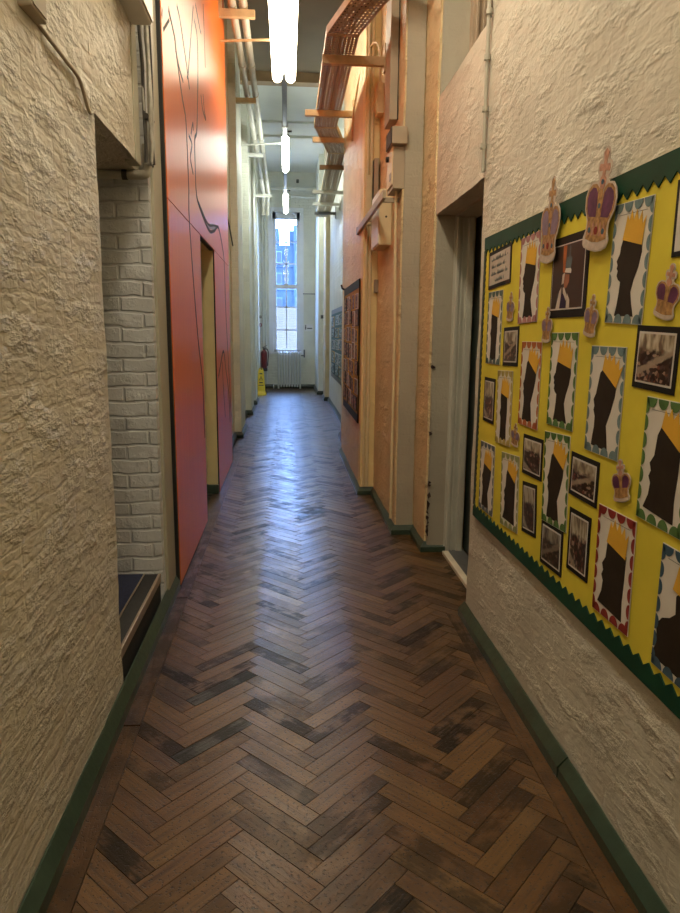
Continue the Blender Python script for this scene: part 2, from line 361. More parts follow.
# ------------------------------------------------------------------ setting: floor
END = 18.9; TOP = 5.65; BACK = -4.6
def clip_poly(poly, axis, val, keep_less):
    out = []
    for i in range(len(poly)):
        a, b = poly[i], poly[(i+1) % len(poly)]
        ia = (a[axis] <= val) == keep_less; ib = (b[axis] <= val) == keep_less
        if ia: out.append(a)
        if ia != ib:
            k = (val-a[axis])/(b[axis]-a[axis]); out.append(tuple(a[j]+(b[j]-a[j])*k for j in range(4)))
    return out
def make_floor():
    W, n = .0695, 5; L = W*n; s2 = math.sqrt(.5); gap = .0012
    bm = bmesh.new(); uvl = bm.loops.layers.uv.new('UVMap'); cl = bm.loops.layers.float_color.new('tone')
    rr = random.Random(11)
    for v in [((-2.2, BACK, -.012), (2.4, BACK, -.012), (2.4, END+.3, -.012), (-2.2, END+.3, -.012))]:
        f = bm.faces.new([bm.verts.new(p) for p in v])
        for l in f.loops: l[cl] = (0, 1, 0, 1)
    def put(poly, tone, wear):
        if len(poly) < 3: return
        xs = [p[0] for p in poly]; ys = [p[1] for p in poly]; cx, cy = sum(xs)/len(xs), sum(ys)/len(ys)
        tx, ty, dz = rr.gauss(0, .0022), rr.gauss(0, .0022), rr.uniform(-.0006, 0)
        vs = [bm.verts.new((p[0], p[1], dz+(p[0]-cx)*tx+(p[1]-cy)*ty)) for p in poly]
        lo = [bm.verts.new((p[0], p[1], -.011)) for p in poly]
        try: fs = [bm.faces.new(vs)]
        except ValueError: return
        if fs[0].normal.z < 0 or True:
            m = len(vs)
            for i in range(m): fs.append(bm.faces.new((vs[i], lo[i], lo[(i+1) % m], vs[(i+1) % m])))
        k = rr.random()
        for f in fs:
            for l in f.loops:
                l[cl] = (tone, wear, k, 1)
        for l, p in zip(fs[0].loops, poly): l[uvl].uv = (p[2], p[3])
    x0 = -.39; DARK = ((-.30, 2.42), (-.30, 2.78))
    for strip in range(-4, 5):
        for k in range(-30, 215):
            for kind in (0, 1):
                a0, b0 = strip*n+k, -strip*n+k
                if kind == 0: u, v, du, dv = a0*W, b0*W, L, W
                else: u, v, du, dv = a0*W, (b0+1)*W, W, L
                q = [(u+gap, v+gap), (u+du-gap, v+gap), (u+du-gap, v+dv-gap), (u+gap, v+dv-gap)]
                P = []
                for (a, b) in q:
                    X = (a-b)*s2+x0; Y = (a+b)*s2+.1
                    lu = (a-u, b-v) if kind == 0 else (b-v, a-u)
                    P.append((X, Y, lu[0], lu[1]))
                cx = sum(p[0] for p in P)/4; cy = sum(p[1] for p in P)/4
                if cy < BACK-.3 or cy > END+.3 or cx < -1 or cx > 1.5: continue
                P = clip_poly(P, 0, -.588, False); 
                if cy < 3.5: P = clip_poly(P, 0, .885, True) if P else P
                g = rr.random(); tone = min(1, max(0, rr.gauss(.5, .19)))
                wear = rr.uniform(0, .25) if g < .4 else rr.uniform(.3, .92)
                if kind == 0 and any(abs(cx-d[0]) < .075 and abs(cy-d[1]) < .052 for d in DARK): wear = 1.0
                if kind == 0 and abs(cx-.12) < .12 and abs(cy-5.7) < .052: wear = 1.0
                if P: put(P, tone, wear)
    for (xa, xb, ya, yb) in ((-.72, -.5905, BACK, END), (.8875, 1.0, BACK, 3.56)):
        y = ya
        while y < yb:
            y2 = min(yb, y+rr.uniform(.7, 1.4))
            put([(xa, y, 0, 0), (xb, y, 0, .07), (xb, y2-.0015, y2-y, .07), (xa, y2-.0015, y2-y, 0)], rr.uniform(.2, .5), rr.uniform(.3, .8)); y = y2
    me = bpy.data.meshes.new('floor'); bm.to_mesh(me); bm.free(); me.materials.append(M['floor'])
    o = bpy.data.objects.new('floor', me); C.objects.link(o); o['kind'] = 'structure'
make_floor()

# ------------------------------------------------------------------ setting: walls
XL, XR = -.69, .985
def wall(side, mat, *a, **k): return struct('wall_'+side, rough(*a, **k), mat, None, 40)
wall('left', 'wall_near', -1.1, XL, BACK, 2.70, -.05, TOP, step=.06, amp=.010)
wall('left', 'wall_near', -1.1, XL, 2.66, 3.47, 2.32, TOP, step=.06, amp=.008)
struct('trim_1', B(XL-.05, XL+.004, 3.39, 3.495, 2.315, TOP, bev=.004), 'post')                       # plain plaster bead on the end of the lintel
wall('left', 'white_brick', -2.0, XL-.005, 3.68, 4.0, -.05, TOP, step=.05, amp=.008)
struct('trim_2', B(XL-.1, XL+.012, 3.75, 4.00, 0, TOP, bev=.006), 'post')
wall('left', 'wall_near', -2.1, -1.95, 2.5, 3.8, -.05, 2.8)
wall('left', 'wall_near', -2.1, -1.05, 2.5, 2.64, -.05, 2.8)
struct('ceiling', B(-2.1, XL-.3, 2.5, 3.8, 2.75, 2.85), 'post')
# masonry carrying the orange panels, with the tall doorway
wall('left', 'wall_near', -1.3, -.70, 3.98, 5.47, -.05, TOP, step=.2, amp=.002)
wall('left', 'reveal', -1.3, -.70, 6.50, 8.10, -.05, TOP, step=.2, amp=.002)
wall('left', 'reveal', -1.3, -.70, 5.40, 6.55, 2.27, TOP, step=.2, amp=.002)
d1 = struct('door_1', B(-1.3, -1.22, 5.44, 6.53, 0, 2.3), 'reveal'); 
struct('baseboard_left', B(-1.22, -.66, 6.455, 6.50, 0, .09, bev=.006), 'green')
# far left: recessed bays and piers
wall('left', 'wall_tan', -1.2, -.77, 8.08, 10.05, -.05, TOP, step=.12, amp=.006)
wall('left', 'wall_far', -1.2, -.775, 10.0, END+.2, -.05, TOP, step=.2, amp=.006)
for y0, y1, x in ((10.0, 11.0, -.675), (12.78, 13.7, -.665), (14.6, 15.5, -.665), (17.6, 18.2, -.71)):
    wall('left', 'wall_far', -1.0, x, y0, y1, -.05, TOP, step=.1, amp=.007)
# right, from the camera on
wall('right', 'wall_right', XR, 1.45, BACK, 3.505, -.05, TOP, step=.06, amp=.008)
wall('right', 'wall_right', XR, 1.11, 3.45, 4.70, 2.31, 3.035, step=.06, amp=.006)
wall('right', 'wall_bounce', .975, 1.45, 4.65, 5.12, -.05, TOP, step=.045, amp=.010)
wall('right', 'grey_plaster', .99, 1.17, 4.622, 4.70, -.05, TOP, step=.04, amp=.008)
# knocks along the arris where the plaster has come away down to the dark brick
rk = random.Random(21); bm = bmesh.new()
for z, n_ in ((.16, .05), (.24, .035), (.33, .06), (.41, .03), (.50, .025), (.86, .02), (1.32, .018)):
    pts = [(.980+rk.uniform(-.004, .012)+(.5+.5*math.cos(a))*rk.uniform(.006, .026), z+math.sin(a)*n_*rk.uniform(.6, 1)) for a in [2*math.pi*k/9 for k in range(9)]]
    lo = [bm.verts.new((x, 4.625, zz)) for x, zz in pts]; hi = [bm.verts.new((x, 4.611, zz)) for x, zz in pts]
    f = bm.faces.new(hi)
    for k in range(9): bm.faces.new((lo[k], lo[(k+1) % 9], hi[(k+1) % 9], hi[k]))
struct('trim_9', bm, 'chip')
wall('right', 'wall_bounce', .83, 1.45, 5.085, 6.44, -.05, TOP, step=.05, amp=.008)
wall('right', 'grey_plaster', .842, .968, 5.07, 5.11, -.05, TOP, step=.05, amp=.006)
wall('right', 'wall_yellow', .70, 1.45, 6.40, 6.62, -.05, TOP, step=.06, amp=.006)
wall('right', 'wall_bounce', .70, 1.45, 6.60, 8.72, -.05, TOP, step=.08, amp=.006)
wall('right', 'wall_far', .95, 1.45, 8.70, END+.2, -.05, TOP, step=.2, amp=.006)
wall('right', 'wall_far', .80, 1.2, 9.3, 10.05, -.05, TOP, step=.12, amp=.006)
for y0, y1, x in ((15.4, 16.2, .86), (17.0, END+.1, .775)):
    wall('right', 'wall_tan' if y0 < 16 else 'wall_far', x, 1.2, y0, y1, -.05, TOP, step=.1, amp=.006)
# end wall round the tall window
WX0, WX1, WZ0, WZ1 = -.385, .385, .98, 4.66
for a in ((-1.1, WX0, -.05, TOP), (WX1, 1.4, -.05, TOP)): wall('end', 'wall_far', a[0], a[1], END, END+.35, a[2], a[3], step=.15, amp=.004)
wall('end', 'wall_far', WX0-.02, WX1+.02, END, END+.35, -.05, WZ0, step=.15, amp=.004)
wall('end', 'wall_far', WX0-.02, WX1+.02, END, END+.35, WZ1, TOP, step=.15, amp=.004)
wall('back', 'wall_near', -1.2, 1.5, BACK-.2, BACK+.02, -.05, TOP, step=.3, amp=.005)
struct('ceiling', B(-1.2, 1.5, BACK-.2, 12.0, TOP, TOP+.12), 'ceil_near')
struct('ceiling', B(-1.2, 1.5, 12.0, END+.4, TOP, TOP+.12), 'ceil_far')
struct('trim_3', B(-.80, 1.0, 11.9, 12.1, 5.50, TOP+.01, bev=.006), 'beam')
struct('trim_4', B(-.80, 1.0, 15.5, 15.56, 5.60, TOP+.01), 'ceil_far')
struct('trim_5', B(-.80, 1.0, 14.5, 14.54, 5.61, TOP+.01), 'ceil_far')

# skirtings: a lipped profile swept along the foot of the walls
def skirting(side, path, inward, mat='green', h=.075, w=.034, ends=True):
    """path: (x, y) along the wall line; inward = +1 when the room lies to the left of the direction of travel"""
    prof = [(0, 0), (w, 0), (w, h*.52), (w*.86, h*.60), (.006, h), (0, h)]
    bm = bmesh.new(); P = [Vector((*p, 0)) for p in path]; rows = []
    for i, p in enumerate(P):
        da = (p-P[i-1]).normalized() if i else None; db = (P[i+1]-p).normalized() if i < len(P)-1 else None
        na = Vector((-da.y, da.x, 0))*inward if da else None; nb = Vector((-db.y, db.x, 0))*inward if db else None
        if na is None: m = nb
        elif nb is None: m = na
        else:
            m = na+nb; m = m/max(.3, m.dot(na)) if m.length > 1e-4 else na
        rows.append([bm.verts.new((p.x+m.x*a, p.y+m.y*a, b)) for a, b in prof])
    k = len(prof)
    for a, b in zip(rows, rows[1:]):
        for i in range(k): bm.faces.new((a[i], a[(i+1) % k], b[(i+1) % k], b[i]))
    bm.faces.new(rows[0][::-1]); bm.faces.new(rows[-1])
    return struct('baseboard_'+side, bm, mat)
skirting('left', [(XL, BACK), (XL, 4.01)], -1, h=.095)
skirting('right', [(XR, BACK), (XR, 2.1)], 1, h=.075, w=.036)
skirting('right', [(XR, 2.104), (XR, 3.52)], 1, h=.078, w=.039)
skirting('right', [(1.135, 4.645), (.98, 4.645), (.98, 5.075), (.835, 5.075), (.835, 6.40), (.705, 6.40), (.705, 8.70), (.72, 8.74)], 1, h=.072)
for y0, y1, x in ((10.0, 11.0, -.675), (12.78, 13.7, -.665), (14.6, 15.5, -.665), (17.6, 18.2, -.71)):
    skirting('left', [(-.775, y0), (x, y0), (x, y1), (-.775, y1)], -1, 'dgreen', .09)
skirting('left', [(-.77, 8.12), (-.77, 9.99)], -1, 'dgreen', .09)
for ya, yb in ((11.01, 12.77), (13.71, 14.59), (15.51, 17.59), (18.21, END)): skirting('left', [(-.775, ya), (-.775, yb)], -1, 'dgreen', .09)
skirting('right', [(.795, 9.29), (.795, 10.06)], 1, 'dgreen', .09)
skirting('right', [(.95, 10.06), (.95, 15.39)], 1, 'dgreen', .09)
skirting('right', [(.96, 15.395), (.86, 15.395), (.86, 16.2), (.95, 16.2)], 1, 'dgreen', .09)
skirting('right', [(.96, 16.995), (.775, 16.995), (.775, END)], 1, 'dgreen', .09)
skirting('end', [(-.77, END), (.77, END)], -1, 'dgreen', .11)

# doorway on the right: lining, dark door standing in it, ivory sill
dr = struct('door_2', B(1.262, 1.325, 3.46, 4.70, .02, 2.32), 'dgreen')
bm = B(1.112, 1.25, 4.615, 4.70, 0, 2.33); box(bm, 1.125, 1.15, 4.600, 4.62, 0, 2.33, bev=.004); box(bm, 1.165, 1.175, 4.604, 4.62, 0, 2.33); box(bm, 1.20, 1.245, 4.595, 4.62, 0, 2.33, bev=.006)
box(bm, 1.115, 1.30, 3.5, 4.70, 2.30, 2.36)
struct('trim_6', bm, 'frame_grey')
struct('trim_7', B(1.095, 1.140, 3.50, 4.575, -.01, .022, bev=.004), 'ivory')
struct('trim_8', B(1.140, 1.26, 3.50, 4.70, -.01, .012), 'steel')
wall('right', 'wall_right', 1.33, 1.45, 3.45, 4.70, -.05, TOP, step=.3, amp=.003)
# borrowed light above the doorway
w2 = struct('window_2', B(1.27, 1.30, 3.5, 4.66, 3.03, TOP), 'black')
bm = B(1.16, 1.27, 4.56, 4.645, 3.03, TOP, bev=.004); box(bm, 1.18, 1.20, 4.545, 4.57, 3.03, TOP, bev=.004); box(bm, 1.225, 1.245, 4.545, 4.57, 3.03, TOP, bev=.004); box(bm, 1.22, 1.27, 3.50, 3.56, 3.03, TOP, bev=.004); box(bm, 1.22, 1.27, 3.5, 4.64, 3.03, 3.09); box(bm, 1.23, 1.265, 4.30, 4.36, 3.09, TOP); box(bm, 1.11, 1.22, 3.5, 4.645, 3.0, 3.034)
obj('window_frame', bm, 'timber_frame', w2)

# end window
w1 = bpy.data.objects.new('window_1', None); C.objects.link(w1); w1.location = (0, END, 0); w1['kind'] = 'structure'
def wpart(name, bm, mat):
    o = obj(name, bm, mat, w1); o.matrix_parent_inverse = Matrix.Translation((0, -END, 0)); return o
bm = B(WX0-.09, WX0+.02, END-.02, END+.02, WZ0-.05, WZ1+.1, bev=.004); box(bm, WX1-.02, WX1+.075, END-.02, END+.02, WZ0-.05, WZ1+.1, bev=.004); box(bm, WX0-.09, WX1+.075, END-.022, END+.02, WZ1-.01, WZ1+.1, bev=.004)
wpart('architrave', bm, 'win_white')
bm = bmesh.new()
for a in ((WX0-.01, WX0+.11, WZ0, WZ1), (WX1-.11, WX1+.01, WZ0, WZ1)): box(bm, a[0], a[1], END+.12, END+.22, a[2], a[3], bev=.004)
box(bm, WX0, WX1, END+.12, END+.22, WZ1-.17, WZ1); box(bm, WX0, WX1, END+.12, END+.22, WZ0, WZ0+.07); box(bm, WX0, WX1, END+.13, END+.21, 2.68, 2.79)
wpart('sash_frame', bm, 'win_white')
bm = bmesh.new()
for z in (3.90, 3.335, 2.195, 1.585): box(bm, WX0+.1, WX1-.1, END+.15, END+.18, z-.016, z+.016)
box(bm, -.022, .010, END+.15, END+.18, WZ0+.06, WZ1-.15)
wpart('glazing_bar', bm, 'win_white')
wpart('glass_pane', B(WX0+.08, WX1-.08, END+.162, END+.167, WZ0+.05, WZ1-.1), 'glass')
wpart('window_sill', B(WX0-.06, WX1+.05, END-.06, END+.14, WZ0-.04, WZ0+.005, bev=.006), 'win_white')
wpart('sash_lift', B(-.05, .04, END+.10, END+.13, 2.79, 2.83, bev=.004), 'win_white')

# ------------------------------------------------------------------ outside the window
OB = masonry('yard_brick', (.082, .048, .024), .8, .8, .3); 
yw = tag(obj('yard_wall', B(-5, 5, 24, 24.3, -1, 2.36), OB), 'pale brick yard wall seen through the lower panes of the tall window', 'wall')
GB = paint('grey_stone', (.016, .026, .034), .8, .25, 1)
bl = empty('apartment_building', (0, 34, -1), 'tall blue-grey building with rows of windows beyond the tall window', 'building')
def bp(name, bm, mat): o = obj(name, bm, mat, bl); o.location = (0, -34, 1); return o
bp('facade', B(-7, .35, 34, 38, -1, 5.6), GB); bp('tower', B(.35, 7, 33.8, 38, -1, 6.5), GB); bp('gable', B(-1.4, -.35, 34.2, 37, 5.4, 6.4), GB); bp('chimney_stack', B(.15, .5, 34.2, 35, 5.3, 6.3), GB)
WF = paint('far_window_frame', (.05, .07, .09), .6, .1, 2)
for z in (2.6, 3.75, 4.75):
    for x in (-1.25, -.35, .55, 1.4):
        o = bp('window', B(x-.14, x+.14, 33.72, 33.9, z, z+.55), WF); g = obj('pane', B(x-.11, x+.11, 33.70, 33.73, z+.04, z+.5), M['black'], o)
for z in (3.5, 4.6): bp('string_course', B(-7, .35, 33.9, 34.05, z, z+.06), GB)

# ------------------------------------------------------------------ left doorway: carpeted step, pipe, cables
wall('left', 'wall_near', -1.1, -.735, 3.44, 3.72, 2.32, TOP, step=.2, amp=.003)
st = empty('carpeted_step', (-1.3, 3.1, 0), 'navy carpeted step with a metal nosing in the left doorway', 'step')
def sp(name, bm, mat): o = obj(name, bm, mat, st); o.location = (1.3, -3.1, 0); return o
sp('riser', B(-1.98, -.712, 2.66, 3.68, 0, .205), 'tread')
sp('carpet', B(-1.97, -.795, 2.66, 3.68, .203, .214, bev=.003), 'navy')
sp('rubber_tread', B(-.793, -.722, 2.66, 3.68, .203, .211), 'tread')
sp('nosing', B(-.722, -.706, 2.66, 3.68, .17, .216, bev=.004), 'brass')
sp('edge_strip', B(-.80, -.793, 2.66, 3.68, .205, .217), 'brass')
ip = empty('lagged_pipe', (-.78, 3.5, 2.33), 'pale lagged pipe with an elbow over the left doorway', 'pipe')
def chld(root, name, bm, mat, smooth=None):
    o = obj(name, bm, mat, root, smooth); o.location = -Vector(root.location); return o
chld(ip, 'pipe_run', T([(-1.9, 3.60, 2.298), (-.74, 3.60, 2.298)], .020, 12), 'pipe', 40)
chld(ip, 'elbow', T(smoothpath([(-.76, 3.60, 2.298), (-.70, 3.60, 2.300), (-.680, 3.605, 2.325), (-.678, 3.605, 2.44)], 5), .023, 12), 'pipe', 40)
chld(ip, 'clip', T([(-.80, 3.60, 2.298), (-.775, 3.60, 2.298)], .025, 12), 'cable_dark', 40)
cb = empty('cable_bundle', (-.665, 3.5, 2.4), 'bundle of grey cables dropping beside the left doorway', 'cable')
rc = random.Random(5)
for i in range(9):
    y = 3.525+.021*(i % 6)+rc.uniform(-.006, .006); x = -.672+.016*(i//3); pts = []
    for z in (2.34, 2.42, 2.50, 2.62, 2.78, 2.92, 3.02, 3.12):
        pts.append((x+rc.uniform(-.006, .006), y+rc.uniform(-.016, .016)*(1 if z > 2.55 else .2), z))
    chld(cb, 'cable', T(smoothpath(pts, 4), .0055 if i % 3 else .008, 8), 'cable' if i % 4 else 'cable_dark', 60)
chld(cb, 'cable_tie', T([(-.658, 3.51, 2.545), (-.658, 3.66, 2.56)], .0135, 8), 'cable_dark', 60)
chld(cb, 'conduit', T([(-.66, 3.675, 2.38), (-.66, 3.675, 3.15)], .011, 10), 'pipe', 60)
jb = empty('junction_box', (-.66, 3.55, 2.98), 'cream box above the cable bundle at top left', 'electrical box')
chld(jb, 'body', B(-.695, -.60, 3.08, 3.43, 2.90, 3.10, bev=.008), 'box_white'); chld(jb, 'lid', B(-.60, -.592, 3.09, 3.42, 2.91, 3.09, bev=.003), 'box_white')
sb = empty('surface_box', (-.675, 2.07, 2.42), 'small box on the near left wall with a cable leaving it', 'electrical box')
chld(sb, 'body', B(-.70, -.655, 2.00, 2.12, 2.375, 2.50, bev=.005), 'box_tan'); chld(sb, 'lid', B(-.656, -.652, 2.01, 2.11, 2.385, 2.49), 'box_tan')
tag(obj('wall_cable', T(smoothpath([(-.684, 2.1, 2.385), (-.680, 2.2, 2.375), (-.681, 2.36, 2.372), (-.680, 2.50, 2.362), (-.682, 2.60, 2.298), (-.68, 2.66, 2.31)], 6), .006, 8), 'box_tan', None, 60), 'thin painted cable running from small box to doorway on the left', 'cable')

# ------------------------------------------------------------------ orange panels with drawn branches
mp_ = empty('mural_panel', (-.67, 6.0, 0), 'glossy orange panelling with dark branch lines around a tall doorway', 'wall panel')
PX0, PX1 = -.695, -.655
def mpart(name, bm, mat): return chld(mp_, name, bm, mat)
mpart('upper_panel', B(PX0, PX1, 4.03, 8.10, 2.273, TOP-.02, bev=.0015), 'mural')
mpart('lower_panel', B(PX0, PX1, 4.03, 5.47, .012, 2.268, bev=.0015), 'mural')
mpart('lower_panel', B(PX0, PX1, 6.50, 8.10, .012, 2.268, bev=.0015), 'mural')
bm = B(PX0, PX1-.004, 4.0, 4.029, 0, TOP-.02); box(bm, -.668, PX1-.002, 6.488, 6.500, .012, 2.27); box(bm, PX0, PX1-.008, 4.02, 8.09, 2.262, 2.28)
mpart('edge_trim', bm, 'black')
mpart('door_lining', B(-.76, -.668, 6.478, 6.505, .0, 2.27), 'reveal')
LINES = [
[(4.28, 3.33), (4.48, 3.26), (4.52, 3.2), (4.72, 3.01), (4.85, 2.93), (4.89, 2.78), (4.91, 2.51), (4.9, 2.44), (4.89, 2.29), (4.99, 1.95), (5.17, 1.5), (5.37, 1.17), (5.40, 0.92), (5.43, 0.71)],
[(5.43, 3.83), (5.25, 3.56), (5.06, 3.27), (4.98, 3.2)],
[(5.47, 3.76), (5.62, 3.7), (5.62, 3.51), (5.53, 3.22), (5.43, 2.99), (5.3, 2.9), (5.29, 2.69), (5.31, 2.55), (5.45, 2.48), (6.08, 2.39), (6.52, 2.44), (6.96, 2.53), (7.4, 2.36), (7.52, 2.2), (7.58, 1.75), (7.78, 1.18), (8.0, 0.56)],
[(5.38, 2.50), (6.02, 2.43), (6.53, 2.49), (6.96, 2.54)],
[(4.61, 3.49), (4.73, 3.46), (4.93, 3.32), (5.02, 3.25), (5.09, 3.17)],
[(4.5, 3.2), (4.62, 3.15), (4.79, 3.12)],
[(6.08, 4.12), (6.11, 3.92), (6.13, 3.67)], [(5.56, 3.9), (5.83, 3.83), (5.89, 3.84)],
[(5.76, 3.35), (5.86, 3.27), (6.05, 3.25)], [(5.91, 3.4), (5.97, 3.3), (6.08, 3.26)],
[(4.98, 2.85), (5.14, 2.83), (5.04, 2.72), (5.16, 2.64)], [(5.1, 2.88), (5.22, 2.99), (5.25, 2.95)],
[(6.62, 1.11), (6.86, 1.22), (7.2, 1.34), (7.43, 1.14), (7.71, 0.89), (7.84, 0.52)], [(7.03, 1.24), (7.09, 1.0), (7.25, 0.65)],
[(4.07, 3.24), (4.05, 3.19)], [(4.3, 3.28), (4.08, 3.14)]]
for i, l in enumerate(LINES):
    w = .014 if len(l) > 5 else .010
    pts = smoothpath([(0, y, z) for y, z in l], 5) if len(l) > 2 else [Vector((0, y, z)) for y, z in l]
    bm = bmesh.new(); lo = []; hi = []
    for k, q in enumerate(pts):
        d = (pts[min(k+1, len(pts)-1)]-pts[max(k-1, 0)]).normalized(); n = Vector((0, -d.z, d.y))*w
        lo.append([bm.verts.new((x, q.y+n.y, q.z+n.z)) for x in (PX1-.001, PX1+.0012)]); hi.append([bm.verts.new((x, q.y-n.y, q.z-n.z)) for x in (PX1-.001, PX1+.0012)])
    for k in range(len(pts)-1):
        bm.faces.new((lo[k][1], lo[k+1][1], hi[k+1][1], hi[k][1])); bm.faces.new((lo[k][0], lo[k+1][0], lo[k+1][1], lo[k][1])); bm.faces.new((hi[k][0], hi[k][1], hi[k+1][1], hi[k+1][0]))
    mpart('branch_line', bm, 'line')
bm = bmesh.new()
vs = [(5.75, 2.455), (6.08, 2.40), (6.52, 2.445), (6.93, 2.53), (6.75, 2.525), (6.45, 2.49), (6.02, 2.43)]
a = [bm.verts.new((PX1+.0006, y, z)) for y, z in vs]; b = [bm.verts.new((PX1-.001, y, z)) for y, z in vs]
bm.faces.new(a)
for i in range(len(vs)): bm.faces.new((a[i], a[(i+1) % len(vs)], b[(i+1) % len(vs)], b[i]))
mpart('branch_knot', bm, 'mauve')

# ------------------------------------------------------------------ strip lights, conduit, stays
WARM = (1.0, .86, .62); COOL = (.94, 1.0, .90)
def light(y0, y1, twin, col, s, label):
    r = empty('ceiling_light', (-.012, (y0+y1)/2, 4.4), label, 'strip light', 'strip lights along the corridor')
    em = emit('tube_glow', col, s)
    xs = (-.092, .060) if twin else (-.005,)
    for x in xs:
        R0 = .056; pts = []; rad = []
        for k in range(7):
            a = math.pi/2*k/6; pts.append((x, y0+R0*(1-math.sin(a)), 4.40)); rad.append(max(.004, R0*math.sin(a)) if k else .004)
        for k in range(7):
            a = math.pi/2*(1-k/6); pts.append((x, y1-R0*(1-math.sin(a)), 4.40)); rad.append(max(.004, R0*math.sin(a)))
        pts2, rad2 = [], []
        for k in range(7):
            a = math.pi/2*k/6; pts2.append((x, y0+R0*(1-math.cos(math.pi/2-a)) , 4.40))
        # hemispherical ends
        P, Q = [], []
        for k in range(6): a = math.pi/2*k/6; P.append((x, y0+R0-R0*math.cos(a), 4.40)); Q.append(max(.003, R0*math.sin(a)))
        P.append((x, y0+R0, 4.40)); Q.append(R0); P.append((x, y1-R0, 4.40)); Q.append(R0)
        for k in range(1, 7): a = math.pi/2*k/6; P.append((x, y1-R0+R0*math.sin(a), 4.40)); Q.append(max(.003, R0*math.cos(a)))
        chld(r, 'tube', T(P, R0, 16, radii=Q), em, 60)
    hw = .05 if twin else .045
    chld(r, 'housing', B(-.012-hw, -.012+hw, y0+.02, y1-.02, 4.445, 4.51, bev=.008), 'steel')
    for y in (y0+.06, y1-.06): chld(r, 'end_cap', B(-.012-(.10 if twin else .058), -.012+(.10 if twin else .058), y-.035, y+.035, 4.43, 4.47, bev=.006), 'steel')
    for y in (y0+.3, y1-.3): chld(r, 'hanger', T([(-.012, y, 4.5), (-.012, y, TOP)], .006, 8), 'steel', 60)
    return r
FILL = (-2.45, -.4)  # added fixture, never in view, to brighten the near walls and floor
LY = [(2.0, 4.05), (6.45, 8.5), (10.95, 13.0), (15.3, 17.35)]
light(*FILL, True, WARM, 26, 'added unseen twin tube strip light behind the camera')
light(*LY[0], True, WARM, 30, 'strip light with two tubes nearest the camera, high overhead')
light(*LY[1], True, WARM, 17, 'twin tube strip light glowing at the top centre')
light(*LY[2], False, COOL, 30, 'single tube strip light in the middle of the row')
light(*LY[3], False, COOL, 30, 'small single tube strip light nearest the tall window')
for i, lb in enumerate(('grey conduit between nearest strip light and twin tube light', 'grey conduit between twin tube light and middle strip light', 'grey conduit between middle strip light and light by the window')):
    r = empty('conduit', (-.012, LY[i][1], 4.47), lb, 'conduit', 'conduit joining the strip lights')
    chld(r, 'trunking', B(-.045, .021, LY[i][1]-.02, LY[i+1][0]+.02, 4.445, 4.50, bev=.006), 'steel')
    chld(r, 'coupler', B(-.058, .034, LY[i+1][0]-.45, LY[i+1][0]-.36, 4.44, 4.51, bev=.006), 'pipe')
    chld(r, 'clamp', T([(-.05, LY[i+1][0]-.12, 4.46), (.09, LY[i+1][0]-.12, 4.47)], .014, 8), 'cable_dark', 60)
for pts, lb, m in (([(-.655, 7.567, 4.42), (-.06, 7.55, 4.45)], 'thin timber-coloured rod from the orange panels to the twin tube light', 'timber'), ([(-.775, 11.5, 4.42), (-.05, 11.45, 4.46)], 'thin pale rod from the left wall to the middle strip light', 'pipe_white')):
    tag(obj('stay_rod', T(pts, .014, 8), m, None, 60), lb, 'rod', 'rods staying the strip lights')

# ------------------------------------------------------------------ overhead pipes on the left
for x, lb in ((-.52, 'cream overhead pipe nearer the left wall'), (-.41, 'cream overhead pipe further out from the left wall')):
    r = empty('overhead_pipe', (x, 8, 4.72), lb, 'pipe', 'pipes running high along the left wall')
    chld(r, 'pipe_run', T(smoothpath([(x, BACK+.1, 4.72), (x, 5, 4.72), (x, 10, 4.72), (x, 16.4, 4.72), (x-.01, 17.2, 4.71), (x-.03, 17.5, 4.6), (x-.04, 17.6, 4.35)], 4), .040, 12), 'pipe', 60)
    for y in (6.2, 9.0, 12.2, 15.2): chld(r, 'coupling', T([(x, y, 4.72), (x, y+.09, 4.72)], .048, 12), 'pipe', 60)
for y, x0, x1, t, lb, m in ((7.47, -.70, -.297, .07, 'timber pipe bracket beside the top of the orange panels', 'timber'), (10.06, -.77, -.40, .065, 'brown pipe bracket above the first pier past the panels', 'timber'),
                         (12.98, -.77, -.40, .06, 'pale pipe bracket level with the middle strip light', 'pipe_white'), (16.66, -.77, -.33, .06, 'pale pipe bracket near the window end of the corridor', 'pipe_white')):
    r = empty('pipe_bracket', (x0, y, 4.6), lb, 'bracket', 'brackets under the overhead pipes')
    chld(r, 'arm', B(x0, x1, y-.03, y+.03, 4.60, 4.60+t, bev=.004), m)
    for x in (-.52, -.41): chld(r, 'pipe_clip', T([(x, y-.012, 4.72), (x, y+.012, 4.72)], .046, 12), m, 60)
    chld(r, 'strap', B(x0, x0+.08, y-.028, y+.028, 4.66, 4.86, bev=.003), m)
for k, x in enumerate((-.635, -.556)):
    tag(obj('riser_pipe', T([(x, END-.05, .12), (x, END-.05, 4.95)], .022, 10), 'pipe_white', None, 60), ('white riser pipe nearer the left corner of the end wall', 'white riser pipe just left of the tall window')[k], 'pipe', 'riser pipes on the end wall')
tag(obj('crossing_pipe', T([(-.55, 18.7, 5.2), (.9, 18.7, 5.2)], .045, 12), 'pipe_white', None, 60), 'thick white pipe crossing above the tall window', 'pipe')
tag(obj('crossing_pipe', T(smoothpath([(.05, 18.5, 4.99), (.4, 18.5, 4.97), (.8, 18.5, 4.95)], 4), .026, 10), 'pipe_white', None, 60), 'thin white pipe crossing below the thick pipe at the end', 'pipe')
tag(obj('wall_sensor', B(.27, .34, END-.08, END+.01, 5.38, 5.46, bev=.01), 'ink'), 'small dark sensor high on the end wall', 'sensor')

